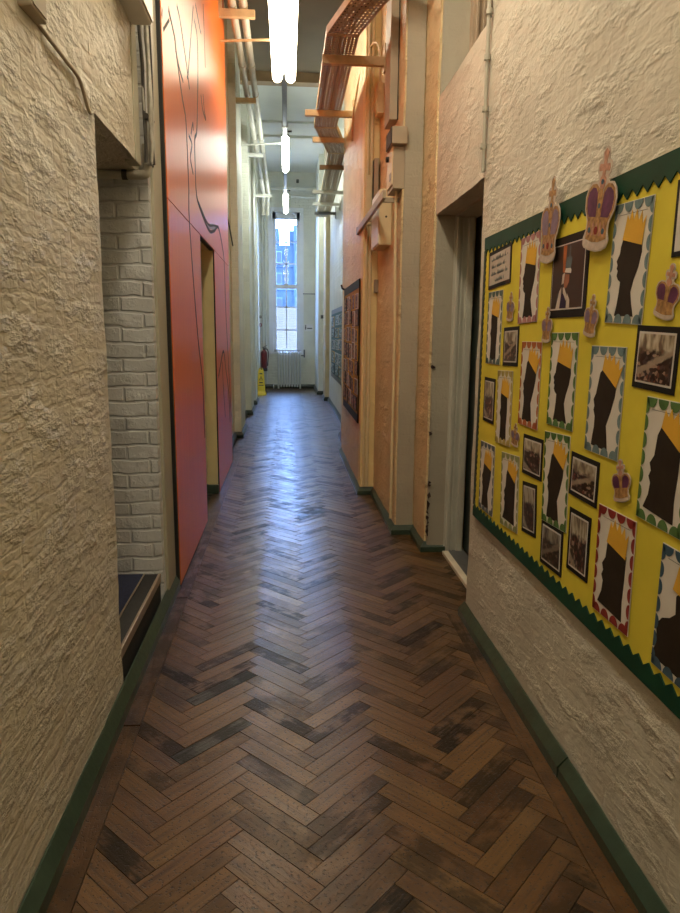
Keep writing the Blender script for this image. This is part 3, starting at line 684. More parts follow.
# ------------------------------------------------------------------ cable tray on the right
def make_tray():
    r = empty('cable_tray', (.45, 7, 3.82), 'perforated metal cable tray snaking along the right wall', 'cable tray')
    path = [(.72, 4.75), (.57, 5.2), (.445, 5.72), (.445, 8.15), (.665, 9.25), (.70, 11.5), (.73, 14.2)]
    w = .125; L = []
    P = [Vector((*p, 0)) for p in path]; s = 0
    bm = bmesh.new(); uvl = bm.loops.layers.uv.new('UVMap'); rows = []; lips = bmesh.new(); lr = []
    for i, p in enumerate(P):
        da = (p-P[i-1]).normalized() if i else (P[1]-P[0]).normalized(); db = (P[i+1]-p).normalized() if i < len(P)-1 else da
        n = Vector((1, 0, 0)) if 0 < i < len(P)-1 else Vector((1, 0, 0))
        if i: s += (p-P[i-1]).length
        z = 3.80
        rows.append((bm.verts.new((p.x-w, p.y, z)), bm.verts.new((p.x+w, p.y, z)), s))
        lr.append([lips.verts.new((p.x+sx*w, p.y, zz)) for sx in (-1, 1) for zz in (z-.003, z+.055)])
    for a, b in zip(rows, rows[1:]):
        f = bm.faces.new((a[0], a[1], b[1], b[0]))
        for l, uv in zip(f.loops, ((0, a[2]), (2*w, a[2]), (2*w, b[2]), (0, b[2]))): l[uvl].uv = uv
    for a, b in zip(lr, lr[1:]):
        lips.faces.new((a[0], a[1], b[1], b[0])); lips.faces.new((a[2], a[3], b[3], b[2]))
    o = chld(r, 'tray_bed', bm, 'tray')
    o = chld(r, 'side_lip', lips, 'timber'); md = o.modifiers.new('solid', 'SOLIDIFY'); md.thickness = .004
    for i, dx in enumerate((-.07, -.02, .03, .07)):
        chld(r, 'cable', T(smoothpath([(p.x+dx*.9, p.y, 3.818) for p in P], 5), .012, 8), 'cable' if i % 2 else 'cable_dark', 60)
    for i in (2, 3, 4):
        chld(r, 'joint_plate', B(P[i].x-w, P[i].x+w, P[i].y-.02, P[i].y+.02, 3.793, 3.799), 'timber')
make_tray()
BK = [(6.12, .305, .84, .07, 'timber', 'cream tray bracket nearest the camera on the right wall'), (7.55, .20, .71, .06, 'timber', 'orange-lit tray bracket reaching furthest left'), (8.55, .315, .71, .055, 'timber', 'tray bracket at the bend of the cable tray'),
      (9.9, .46, .96, .055, 'beam', 'dark tray bracket just past the bend of the tray'), (11.6, .43, .96, .05, 'pipe_white', 'pale tray bracket level with the middle strip light'), (12.65, .475, .96, .05, 'pipe_white', 'pale tray bracket between the middle and last lights'), (13.6, .54, .96, .05, 'steel', 'grey tray bracket at the far end of the tray')]
for y, x0, x1, t, m, lb in BK:
    r = empty('tray_bracket', (x1, y, 3.76), lb, 'bracket', 'brackets under the cable tray')
    chld(r, 'arm', B(x0, x1, y-.025, y+.025, 3.797-t, 3.797, bev=.004), m)
    chld(r, 'wall_plate', B(x1-.022, x1+.004, y-.035, y+.035, 3.68, 3.90, bev=.003), m)

# ------------------------------------------------------------------ boxes and trunking on the right pier
def thing(name, lb, cat, parts, loc, group=None):
    r = empty(name, loc, lb, cat, group)
    for p in parts: chld(r, p[0], p[1], p[2], p[3] if len(p) > 3 else None)
    return r
thing('vertical_trunking', 'tall grey-brown trunking rising to the ceiling on the right pier', 'trunking',
      [('channel', B(.765, .832, 5.36, 5.62, 3.10, TOP-.02, bev=.004), 'box_tan'), ('edge_shadow', B(.822, .834, 5.355, 5.362, 3.10, TOP-.02), 'black')], (.83, 5.45, 3.1))  # black strip stands for the shadow along the channel's edge
thing('junction_box', 'small grey box at the foot of the tall trunking', 'electrical box',
      [('body', B(.742, .850, 5.03, 5.30, 2.850, 2.965, bev=.004), 'box_tan'), ('lid', B(.736, .743, 5.035, 5.295, 2.855, 2.96), 'black')], (.83, 5.2, 2.9))
thing('switch_box', 'tall tan electrical box with a cream side, below the small grey box', 'electrical box',
      [('body', B(.762, .845, 5.08, 5.36, 2.56, 2.845, bev=.004), 'box_tan'), ('side_cover', B(.755, .763, 5.10, 5.35, 2.59, 2.87, bev=.002), 'box_cream'), ('isolator_knob', T([(.755, 5.28, 2.80), (.735, 5.28, 2.80)], .02, 10), 'ink', 60), ('label_plate', B(.752, .756, 5.14, 5.22, 2.63, 2.68), 'box_tan')], (.83, 5.2, 2.57))
thing('cover_rail', 'long slanting-looking tan trunking rail running along the right wall', 'trunking',
      [('channel', B(.678, .702, 5.0, 6.80, 2.475, 2.535, bev=.004), 'box_tan'), ('end_cap', B(.676, .704, 6.78, 6.82, 2.47, 2.54, bev=.003), 'steel'), ('support', B(.70, .84, 5.20, 5.24, 2.49, 2.52), 'box_tan'), ('support', B(.70, .84, 6.1, 6.14, 2.49, 2.52), 'box_tan')], (.70, 5.9, 2.48))
thing('distribution_board', 'cream cabinet with a white-lit side below the trunking rail', 'electrical box',
      [('body', B(.735, .842, 5.60, 6.05, 2.235, 2.66, bev=.005), 'box_cream'), ('side_cover', B(.727, .736, 5.61, 6.04, 2.245, 2.65, bev=.003), 'box_white'), ('rivet', T([(.79, 5.602, 2.45), (.79, 5.594, 2.45)], .008, 8), 'ink', 60)], (.83, 5.8, 2.24))  # side face coloured white to carry the light falling on it
thing('breaker_panel', 'narrow upright grey-brown panel on the yellow-lit corner wall', 'electrical box',
      [('body', B(.775, .815, 6.29, 6.405, 2.42, 3.05, bev=.004), 'box_tan'), ('side_gap', B(.770, .776, 6.30, 6.40, 2.43, 3.04), 'black'), ('cover', B(.71, .765, 6.36, 6.405, 2.5, 2.92, bev=.003), 'box_cream')], (.79, 6.4, 2.42))
thing('cable_box', 'small cream box with looping cable, high on the yellow-lit corner wall', 'electrical box',
      [('body', B(.775, .835, 6.16, 6.30, 3.38, 3.62, bev=.005), 'box_cream'), ('lid', B(.768, .776, 6.17, 6.29, 3.40, 3.60), 'box_cream')], (.83, 6.2, 3.38))
tag(obj('looping_cable', T(smoothpath([(.80, 6.2, 3.62), (.79, 6.2, 3.9), (.74, 6.38, 3.98), (.70, 6.9, 3.92), (.685, 7.3, 3.75), (.685, 7.5, 3.5)], 6), .010, 8), 'box_cream', None, 60), 'cream cable looping from the cable box to the wall', 'cable')
thing('socket_box', 'small tan cube box low on the yellow-lit corner wall', 'electrical box',
      [('body', B(.800, .862, 6.34, 6.405, 1.905, 2.02, bev=.004), 'box_tan'), ('lid', B(.803, .859, 6.335, 6.342, 1.91, 2.015), 'box_tan')], (.83, 6.4, 1.9))
for x, r_, lb in ((.728, .012, 'thin cream pipe at the outer edge of the yellow-lit corner wall'), (.762, .016, 'cream pipe in the middle of the yellow-lit corner wall')):
    tag(obj('wall_pipe', T([(x, 6.385, .08), (x, 6.385, TOP-.02)], r_, 10), 'box_cream', None, 60), lb, 'pipe', 'pipes up the yellow corner wall')
tag(obj('drop_conduit', T([(.80, 5.18, 2.575), (.802, 5.19, 2.3), (.815, 5.2, 1.6), (.815, 5.2, .09)], .011, 10), 'box_cream', None, 60), 'cream conduit dropping from the tan electrical box', 'conduit')
r = empty('corner_conduit', (.975, 3.49, 2.32), 'thin grey conduit with clips on the corner above the right doorway', 'conduit')
chld(r, 'pipe_run', T([(.968, 3.485, 2.33), (.966, 3.50, 3.3), (.966, 3.52, 4.6), (.966, 3.52, TOP-.02)], .010, 10), 'pipe', 60)
for z in (2.45, 2.62, 2.85, 3.05, 3.3): chld(r, 'pipe_clip', T([(.966, 3.49, z-.012), (.966, 3.49, z+.012)], .016, 10), 'pipe', 60)

# ------------------------------------------------------------------ yellow display board
BX = .980
def sheet_root(name, y, z, off, tilt, label, cat, group):
    """an Empty on the right wall: local x runs to the viewer's right, y up, z out of the wall"""
    o = empty(name, (0, 0, 0), label, cat, group)
    m = Matrix(((0, 0, -1), (-1, 0, 0), (0, 1, 0))).to_4x4() @ Matrix.Rotation(R(tilt), 4, 'Z')
    m.translation = (BX-off, y, z); o.matrix_world = m; return o
BY0, BY1, BZ0, BZ1 = 1.05, 3.395, 0.610, 2.005
def zig(length, h, pitch, amp):
    """top edge straight at 0, lower edge pinked"""
    n = round(length/pitch); pts = [(0, 0)]
    low = []
    for i in range(n):
        x = i*length/n; low += [(x, -h+amp*.5), (x+length/n*.18, -h+amp*.15), (x+length/n*.5, -h-amp*.5), (x+length/n*.82, -h+amp*.15)]
    low.append((length, -h+amp*.5))
    return [(0, 0), *low, (length, 0)]
bd = sheet_root('display_board', BY1, BZ1, 0, 0, 'yellow display board with a green pinked border, on the near right wall', 'display board', None)
L_, H_ = BY1-BY0, BZ1-BZ0
obj('backing_paper', flat(bmesh.new(), [(.01, 0), (L_, 0), (L_, -H_), (.01, -H_)], 0, .008), 'yellow', bd)
obj('top_border', flat(bmesh.new(), zig(L_, .066, .056, .024), .006, .012), 'border', bd)
obj('bottom_border', flat(bmesh.new(), [(x, -H_-y) for x, y in zig(L_, .058, .056, .020)], .006, .012), 'border', bd)
obj('side_border', flat(bmesh.new(), [(-y-.002, -x-.06) for x, y in zig(H_-.12, .030, .03, .008)], .006, .0115), 'border_grey', bd)

HEAD = [(.27,.055),(.75,.055),(.68,.16),(.63,.26),(.68,.36),(.76,.46),(.81,.58),(.79,.66),(.33,.72),(.28,.64),(.27,.585),(.20,.525),(.235,.49),(.22,.462),(.255,.44),(.235,.40),(.28,.365),(.345,.345),(.335,.25),(.31,.15)]
HEADB = [(.22,.06),(.68,.05),(.64,.18),(.60,.28),(.70,.42),(.78,.56),(.80,.66),(.42,.80),(.34,.76),(.30,.66),(.26,.56),(.20,.50),(.24,.44),(.22,.40),(.27,.34),(.27,.24),(.24,.15)]
HEADC = [(.16,.10),(.80,.07),(.78,.25),(.80,.45),(.81,.66),(.40,.80),(.33,.72),(.30,.55),(.22,.48),(.26,.42),(.22,.37),(.27,.32),(.25,.22)]
HEADD = [(.30,.05),(.70,.05),(.68,.25),(.72,.45),(.70,.70),(.32,.72),(.30,.6),(.33,.5),(.27,.42),(.33,.36),(.33,.2)]
HEADE = [(.02,.06),(.98,.05),(.98,.62),(.80,.70),(.62,.74),(.46,.72),(.38,.66),(.40,.52),(.30,.46),(.16,.42),(.06,.34),(.10,.2)]
CROWN = [(.31,.70),(.80,.635),(.84,.86),(.77,.80),(.735,.91),(.67,.83),(.61,.93),(.55,.84),(.49,.935),(.44,.85),(.385,.90),(.36,.82)]
CROWNB = [(.40,.79),(.80,.64),(.94,.84),(.84,.80),(.83,.90),(.74,.84),(.70,.93),(.62,.87),(.57,.95),(.52,.88),(.45,.93)]
def scallops(w, h, bw, n_top, n_side):
    """coloured half discs round the edge, bases on the outer edge"""
    bm = bmesh.new(); z0, z1 = .0022, .0030
    def disc(cx, cy, r, dx, dy, dep):
        pts = []
        for k in range(9):
            a = math.pi*k/8; a_ = math.cos(a)*r; b_ = math.sin(a)*dep
            pts.append((cx+a_*abs(dy)+b_*dx, cy+a_*abs(dx)+b_*dy))
        flat(bm, pts, z0, z1)
    for i in range(n_top):
        x = (i+.5)*w/n_top - w/2; r = w/n_top*.44
        disc(x, h/2-.002, r, 0, -1, bw); disc(x, -h/2+.002, r, 0, 1, bw)
    for i in range(n_side):
        y = (i+.5)*h/n_side - h/2; r = h/n_side*.46
        disc(w/2-.002, y, r, -1, 0, bw*.62); disc(-w/2+.002, y, r, 1, 0, bw*.62)
    return bm
def bent_sheet(w, h, bow, th=.0016):
    bm = bmesh.new(); n = 6; rows = []
    for i in range(n+1):
        x = -w/2+w*i/n; d = bow*((2*i/n-1)**2)
        rows.append([bm.verts.new((x, y, zz)) for y in (-h/2, h/2) for zz in (0, th)])
    for a, b in zip(rows, rows[1:]):
        for q in ((0, 2, 3, 1),):
            pass
        bm.faces.new((a[1], b[1], b[3], a[3])); bm.faces.new((a[0], a[2], b[2], b[0])); bm.faces.new((a[0], b[0], b[1], a[1])); bm.faces.new((a[2], a[3], b[3], b[2]))
    bm.faces.new((rows[0][0], rows[0][1], rows[0][3], rows[0][2])); bm.faces.new((rows[-1][0], rows[-1][2], rows[-1][3], rows[-1][1]))
    return bm
def portrait(y, z, w, h, tilt, col, head, crown, label, mirror=False, off=.0095, hs=1.07, ctilt=0):
    r = sheet_root('paper_portrait', y, z, off, tilt, label, 'paper portrait', 'crowned silhouette portraits on the yellow board')
    obj('backing_sheet', bent_sheet(w, h, 0), 'paper', r)
    obj('scalloped_border', scallops(w, h, .026, 4, 7), 's_'+col, r)
    sx = -1 if mirror else 1
    f = lambda u, v: (sx*(u-.5)*w*.98*hs, (v-.5)*h*.98)
    obj('head_silhouette', flat(bmesh.new(), head, .0018, .0028, f), 'sil', r)
    obj('paper_crown', flat(bmesh.new(), crown, .0030, .0040, f), 'gold_paper', r)
    bm = flat(bmesh.new(), [(-w*.36, h*.40), (w*.36, h*.40), (w*.36, h*.404), (-w*.36, h*.404)], .0016, .0020)
    obj('ruled_line', bm, 'symbol', r)
    return r
PW, PH = .228, .342
PORT = [
 (2.743,1.764,0.223,0.345,1.6,'pink',HEAD,CROWN,'silhouette portrait with a pink scalloped border beside the wordy card'),
 (1.932,1.749,0.220,0.339,-2.4,'blue',HEAD,CROWN,'silhouette portrait with a blue-grey border right of the large crown, top row'),
 (3.179,1.574,0.221,0.337,.2,'teal',HEADD,CROWN,'silhouette portrait directly under the wordy card at the left edge'),
 (2.667,1.348,0.223,0.341,.3,'rust',HEADB,CROWNB,'silhouette portrait with an orange-rust scalloped border'),
 (2.347,1.387,0.234,0.335,.5,'green_s',HEAD,CROWN,'silhouette portrait with a green border below the framed robed figure'),
 (2.012,1.347,0.226,0.334,-.1,'blue',HEADB,CROWNB,'silhouette portrait with a blue-grey border in the middle of the board'),
 (2.976,1.221,0.211,0.331,2.2,'straw',HEADD,CROWN,'silhouette portrait with a pale straw border near the left edge'),
 (1.655,1.218,0.221,0.335,-1.0,'green_s',HEADC,CROWNB,'large silhouette portrait with a green border cut by the right picture edge'),
 (3.183,0.855,0.232,0.341,1.7,'slate',HEADB,CROWN,'silhouette portrait with a slate border in the bottom left corner'),
 (2.839,0.868,0.233,0.330,4.4,'sage',HEADC,CROWNB,'silhouette portrait with a pale sage border second in the bottom row'),
 (2.346,1.027,0.231,0.341,3.4,'green_s',HEADB,CROWNB,'silhouette portrait with a green border above two small snapshots'),
 (1.872,0.864,0.229,0.340,1.1,'crimson',HEADC,CROWN,'silhouette portrait with a crimson border and a low crown'),
 (1.512,0.853,0.223,0.335,-.5,'navyb',HEADE,CROWN,'silhouette portrait with a dark blue border in the bottom right corner'),
]
for p in PORT: portrait(*p)

def uvquad(bm, w, h, z):
    uvl = bm.loops.layers.uv.new('UVMap')
    f = bm.faces.new([bm.verts.new((x, y, z)) for x, y in ((-w/2, -h/2), (w/2, -h/2), (w/2, h/2), (-w/2, h/2))])
    for l, uv in zip(f.loops, ((0, 0), (w*5, 0), (w*5, h*5), (0, h*5))): l[uvl].uv = (uv[0]/(w*5), uv[1]/(h*5))
    return bm
def snapshot(y, z, w, h, tilt, seed, label, mx=.016, bright=1.0, reds=.3):
    r = sheet_root('snapshot', y, z, .009, tilt, label, 'photograph', 'snapshots on black card on the yellow board')
    obj('black_mount', flat(bmesh.new(), [(-w/2, -h/2), (w/2, -h/2), (w/2, h/2), (-w/2, h/2)], 0, .0018), 'card_black', r)
    a, b = w-2*mx, h-2*mx
    obj('white_margin', flat(bmesh.new(), [(-a/2, -b/2), (a/2, -b/2), (a/2, b/2), (-a/2, b/2)], .0018, .0026), 'laminate_white', r)
    obj('picture', uvquad(bmesh.new(), a-.011, b-.011, .0030), crowd_photo(seed, bright, reds), r)
SNAP = [
 (2.927,1.493,0.202,0.168,1.7,1,'snapshot of people seated close together, beside the left-edge portrait', 1.1, .3),
 (3.206,1.232,0.175,0.214,-.1,2,'upright snapshot at the left edge of the yellow board', 1.2, .8),
 (1.744,1.487,0.214,0.170,-1.9,3,'large snapshot of a hall with long tables at the right edge', 1.15, .1),
 (2.590,1.068,0.217,0.162,1.9,4,'snapshot left of the green portrait, upper of two there', 1.1, 1.0),
 (2.116,1.082,0.212,0.148,-.1,5,'snapshot of a group below the central blue-grey portrait', 1.0, .9),
 (2.591,0.855,0.160,0.209,5.7,6,'narrow upright snapshot right of the sage portrait', .9, .6),
 (2.344,0.774,0.205,0.169,2.4,7,'dark snapshot of figures directly below the lower green portrait', .55, .2),
 (2.119,0.858,0.166,0.218,1.3,8,'upright snapshot with a black table left of the crimson portrait', 1.0, .5),
]
for s in SNAP: snapshot(*s[:7], bright=s[7], reds=s[8])
r = sheet_root('mounted_sheet', 1.607, 1.834, .009, 0, 'black-mounted white sheet at the top right edge of the board', 'sheet', None)
obj('black_mount', flat(bmesh.new(), [(-.105, -.093), (.105, -.093), (.105, .093), (-.105, .093)], 0, .0018), 'card_black', r)
obj('white_page', flat(bmesh.new(), [(-.092, -.080), (.092, -.080), (.092, .080), (-.092, .080)], .0018, .0026), 'paper', r)

# the wordy card
r = sheet_root('lettered_card', 3.143, 1.846, .009, 2.5, 'white card of handwriting on black mount, top left of the board', 'card', None)
w, h = .33, .172
obj('black_mount', flat(bmesh.new(), [(-w/2, -h/2), (w/2, -h/2), (w/2, h/2), (-w/2, h/2)], 0, .0018), 'card_black', r)
w2_, h2_ = w-.034, h-.034
obj('white_page', flat(bmesh.new(), [(-w2_/2, -h2_/2), (w2_/2, -h2_/2), (w2_/2, h2_/2), (-w2_/2, h2_/2)], .0018, .0026), 'laminate', r)
bm = bmesh.new(); rl = random.Random(3)
for k, (yy, x0_, x1_) in enumerate(((.045, -.12, .12), (.012, -.115, .10), (-.021, -.12, .115), (-.052, -.06, .075))):
    x = x0_; pts = []
    while x < x1_:
        a = rl.uniform(.004, .014) if rl.random() < .75 else rl.uniform(.014, .02)
        pts += [(x, yy-.004, .0032), (x+.003, yy+a-.004, .0032), (x+.006, yy-.006+rl.uniform(-.002, .002), .0032)]
        x += .0095
        if rl.random() < .14 and len(pts) > 6:
            tube(bm, pts, .0008, 5); pts = []; x += .012
    if len(pts) > 1: tube(bm, pts, .0008, 5)
obj('handwriting', bm, 'steel', r)

# framed picture of a robed figure
r = sheet_root('framed_picture', 2.350, 1.745, .009, 0, 'dark picture of a robed figure between the two large paper crowns', 'picture', None)
w, h = .306, .278
obj('black_mount', flat(bmesh.new(), [(-w/2, -h/2), (w/2, -h/2), (w/2, h/2), (-w/2, h/2)], 0, .0018), 'card_black', r)
obj('white_margin', flat(bmesh.new(), [(-.145, -.112), (.128, -.112), (.128, .112), (-.145, .112)], .0018, .0024), 'laminate_white', r)
obj('picture', flat(bmesh.new(), [(-.140, -.107), (.123, -.107), (.123, .108), (-.140, .108)], .0024, .0029), 'photo_dark', r)
f = lambda u, v: (-.140+.263*u, -.107+.215*v)
obj('robe', (lambda b: (flat(b, [(.17,.0),(.30,.0),(.33,.20),(.33,.34),(.27,.28)], .0029, .0034, f), flat(b, [(.52,.0),(.63,.0),(.62,.13),(.53,.23)], .0029, .0034, f), flat(b, [(.38,.33),(.43,.33),(.54,.16),(.50,.12),(.40,.24)], .0029, .0034, f), flat(b, [(.33,.38),(.40,.40),(.42,.56),(.35,.54)], .0029, .0034, f)) and b)(bmesh.new()), 'robe', r)
obj('gown', flat(bmesh.new(), [(.30,0),(.52,0),(.48,.14),(.40,.24),(.34,.22)], .0029, .0033, f), 'robe_blue', r)
obj('face', flat(bmesh.new(), [(.43,.32),(.50,.32),(.57,.40),(.58,.52),(.44,.54),(.40,.42)], .0029, .0035, f), 'skin', r)
obj('curtain_stripe', flat(bmesh.new(), [(.35,.58),(.42,.56),(.44,.99),(.33,.99)], .0029, .0032, f), 's_rust', r)
obj('picture_crown', (lambda b: (flat(b, [(.42,.57),(.62,.54),(.63,.59),(.60,.62),(.45,.63)], .0034, .0040, f),) and b)(bmesh.new()), 'laminate_white', r)
obj('picture_crown', (lambda b: (flat(b, [(.46,.64),(.60,.62),(.64,.76),(.58,.81),(.48,.80),(.45,.72)], .0034, .0038, f), flat(b, [(.535,.80),(.565,.80),(.57,.97),(.54,.97)], .0034, .0038, f)) and b)(bmesh.new()), 's_slate', r)

# cut-out crowns
def crown(y, z, h, w, tilt, off, label, pale=False, lam='laminate'):
    r = sheet_root('crown_cutout', y, z, off, tilt, label, 'paper crown', 'printed crown cut-outs on the yellow board')
    f = lambda u, v: (u*w, (v-.5)*h)
    vel = 'velvet_pale' if pale else 'velvet'
    outline = [(-.40,.02),(-.20,0),(.05,-.005),(.25,.01),(.42,.05),(.47,.12),(.40,.20),(.40,.28),(.53,.40),(.56,.52),(.50,.61),(.38,.665),(.22,.67),(.17,.69),(.19,.735),(.24,.755),(.24,.845),(.19,.87),(.12,.87),(.13,.93),(.08,.985),(0,1.0),(-.08,.985),(-.13,.93),(-.12,.87),(-.19,.87),(-.24,.845),(-.24,.755),(-.19,.735),(-.17,.69),(-.22,.67),(-.38,.665),(-.50,.61),(-.56,.52),(-.53,.40),(-.40,.28),(-.40,.20),(-.47,.12),(-.46,.05)]
    obj('card', flat(bmesh.new(), outline, 0, .0018, f), lam, r)
    for s in (-1, 1): obj('gold_arch', flat(bmesh.new(), [(s*.05,.29),(s*.36,.29),(s*.50,.41),(s*.52,.52),(s*.46,.60),(s*.35,.645),(s*.20,.65),(s*.09,.61),(s*.05,.42)], .0018, .0023, f), 'crown_gold', r)
    for s in (-1, 1): obj('velvet_cap', flat(bmesh.new(), [(s*.09,.33),(s*.35,.33),(s*.45,.42),(s*.47,.51),(s*.42,.575),(s*.32,.612),(s*.20,.61),(s*.12,.56),(s*.09,.44)], .0018, .0026, f), vel, r)
    bm = flat(bmesh.new(), [(-.37,.11),(-.10,.085),(.12,.09),(.38,.13),(.35,.22),(.36,.315),(.1,.30),(-.1,.30),(-.36,.30),(-.35,.2)], .0018, .0027, f)
    flat(bm, [(-.07,.30),(.07,.30),(.06,.60),(-.06,.60)], .0026, .0032, f)
    obj('gold_band', bm, 'crown_gold', r)
    bm = flat(bmesh.new(), [(-.06,.60),(.06,.60),(.11,.655),(.10,.70),(.05,.725),(.05,.77),(.17,.765),(.19,.80),(.17,.835),(.05,.83),(.05,.87),(.09,.94),(0,.975),(-.09,.94),(-.05,.87),(-.05,.83),(-.17,.835),(-.19,.80),(-.17,.765),(-.05,.77),(-.05,.725),(-.10,.70),(-.11,.655)], .0019, .0030, f)
    obj('jewelled_cross', bm, 'crown_pink' if not pale else 'crown_gold', r)
    if h > .2:
        for k in range(5): x = -.26+.13*k; obj('band_arch', flat(bmesh.new(), [(x-.035,.15),(x+.035,.15),(x+.03,.25),(x,.29),(x-.03,.25)], .0027, .0033, f), 'crown_pink', r)
    if h > .2:
        for x, v, q in ((-.25,.20,.05),(0,.20,.07),(.25,.20,.05),(0,.44,.045),(0,.665,.045)): obj('jewel', flat(bmesh.new(), [(x+q*math.cos(k*math.pi/4), v+q*.6*math.sin(k*math.pi/4)) for k in range(8)], .0032, .0040, f), 's_crimson' if v < .3 and x == 0 else 's_navyb', r)
    bm = flat(bmesh.new(), [(-.42,.035),(-.1,.012),(.15,.012),(.40,.06),(.40,.115),(.1,.078),(-.1,.075),(-.42,.10)], .0018, .0028, f)
    obj('ermine_trim', bm, 'ermine', r)
crown(2.114, 1.954, 0.302, 0.195, -10, 0.022, 'large purple and gold paper crown rising above the green border', False)
crown(2.518, 1.956, 0.302, 0.165, -5, 0.022, 'large glare-whitened laminated paper crown rising above the green border, left of the purple one', True)  # glare on the laminate painted in through the paler velvet
crown(2.953, 1.664, 0.126, 0.096, -4, 0.011, 'small paper crown between the left-edge portrait and pink portrait', True)
crown(2.509, 1.582, 0.132, 0.093, -2, 0.014, 'small paper crown at the lower left corner of the robed figure picture', True)
crown(2.136, 1.607, 0.135, 0.093, -8, 0.015, 'small paper crown at the lower right corner of the robed figure picture', True)
crown(1.709, 1.658, 0.141, 0.106, -12, 0.011, 'small purple paper crown above the large hall snapshot at right')
crown(2.800, 1.124, 0.102, 0.098, -3, 0.011, 'tiny paper crown between straw portrait and upper left snapshot', True)
crown(1.862, 1.132, 0.126, 0.103, 14, 0.013, 'small purple paper crown above the crimson portrait')

# ------------------------------------------------------------------ far display boards
def far_board(X, y0, y1, z0, z1, label, back, border, cols, rows, pal, glabel):
    r = empty('display_board', (X, (y0+y1)/2, z0), label, 'display board')
    chld(r, 'backing_paper', B(X-.012, X-.004, y0, y1, z0, z1), back)
    b = .045
    bm = B(X-.016, X-.005, y0, y1, z1-b*1.6, z1+.01); box(bm, X-.016, X-.005, y0, y1, z0, z0+b*1.8); box(bm, X-.016, X-.005, y0, y0+.03, z0, z1); box(bm, X-.016, X-.005, y1-.03, y1, z0, z1)
    chld(r, 'border', bm, border)
    rr = random.Random(glabel); n = 0
    dy = (y1-y0-.10)/cols; dz = (z1-z0-.20)/rows
    ordn = ('bottom', 'second lowest', 'third lowest', 'middle', 'third highest', 'second highest', 'top')
    for i in range(cols):
        for j in range(rows):
            cy = y0+.05+dy*(i+.5); cz = z0+.10+dz*(j+.5); a = dy*rr.uniform(.36, .49); c = dz*rr.uniform(.38, .49); cy += rr.uniform(-.1, .1)*dy; cz += rr.uniform(-.12, .12)*dz
            nm = ordn[j] if rows == 7 else (('bottom', 'lower', 'middle', 'upper', 'top')[j])
            col_nm = (('nearest', 'second nearest', 'middle', 'second furthest', 'furthest')[i] if cols == 5 else ('nearest', 'middle', 'furthest')[i])
            s = empty('pinned_sheet', (X-.014, cy, cz), 'pinned sheet in the %s row and %s column of the %s' % (nm, col_nm, glabel), 'sheet', 'sheets on the '+glabel)
            q = bmesh.new(); uvl = q.loops.layers.uv.new('UVMap')
            f = q.faces.new([q.verts.new((X-.0205, y, z)) for y, z in ((cy+a*.93, cz-c*.93), (cy-a*.93, cz-c*.93), (cy-a*.93, cz+c*.93), (cy+a*.93, cz+c*.93))])
            for l, uv in zip(f.loops, ((0, 0), (1, 0), (1, 1), (0, 1))): l[uvl].uv = uv
            o = obj('mount', B(X-.0195, X-.012, cy-a, cy+a, cz-c, cz+c), rr.choice(['card_black', 'paper', 'gold_paper']), s); o.location = -Vector(s.location)
            o = obj('picture', q, pal[n % len(pal)], s); o.location = -Vector(s.location); n += 1
BR = [collage(i, [(.03, .015, .012), (.30, .15, .05), (.12, .05, .03), (.36, .24, .12), (.05, .025, .02), (.30, .10, .06), (.22, .18, .16)]) for i in range(5)]
BG = [collage(i+9, [(.06, .10, .12), (.40, .44, .44), (.03, .05, .05), (.20, .30, .34), (.12, .18, .12)]) for i in range(4)]
M['ochre_paper'] = paint('ochre_paper', (.42, .24, .06), .6, .1, 8)
M['teal_paper'] = paint('teal_paper', (.10, .18, .20), .6, .1, 8)
far_board(.70, 6.56, 8.28, .67, 2.035, 'brown and ochre display board with black borders on the orange-lit wall', 'ochre_paper', 'card_black', 5, 7, BR, 'brown display board')
far_board(.95, 11.4, 14.5, .63, 1.97, 'blue-green display board on the far white wall', 'teal_paper', 'dgreen', 3, 5, BG, 'blue-green display board')
tag(obj('wall_hook', T([(.70, 8.32, 2.04), (.665, 8.34, 2.06), (.655, 8.35, 2.10)], .012, 8), 'ink', None, 60), 'dark hook at the far top corner of the brown display board', 'hook')

# ------------------------------------------------------------------ end of the corridor
r = empty('radiator', (.065, END-.14, 0), 'white column radiator under the tall window', 'radiator')
x0, x1, n = -.265, .395, 9
for i in range(n):
    x = x0+.035+(x1-x0-.07)*i/(n-1); bm = bmesh.new()
    for dy in (-.06, .06):
        tube(bm, [(x, END-.14+dy, .11), (x, END-.14+dy, .93)], .025, 10)
    tube(bm, smoothpath([(x, END-.20, .92), (x, END-.19, .965), (x, END-.14, .985), (x, END-.09, .965), (x, END-.08, .92)], 3), .027, 10)
    tube(bm, smoothpath([(x, END-.20, .12), (x, END-.19, .08), (x, END-.14, .065), (x, END-.09, .08), (x, END-.08, .12)], 3), .027, 10)
    chld(r, 'column', bm, 'radiator', 60)
for x in (x0+.035, x1-.035): chld(r, 'foot', B(x-.022, x+.022, END-.20, END-.08, 0, .08, bev=.005), 'radiator')
for z in (.13, .90): chld(r, 'connecting_tube', T([(x0+.03, END-.14, z), (x1-.03, END-.14, z)], .018, 8), 'radiator', 60)
chld(r, 'valve', T([(x1-.03, END-.14, .90), (x1+.08, END-.14, .90)], .016, 8), 'steel', 60)
chld(r, 'valve_handle', T([(x1+.08, END-.14, .85), (x1+.08, END-.14, 1.06)], .022, 10), 'steel', 60)
chld(r, 'supply_pipe', T([(x0+.03, END-.14, .12), (x0-.10, END-.14, .12), (x0-.10, END-.14, .0)], .014, 8), 'radiator', 60)

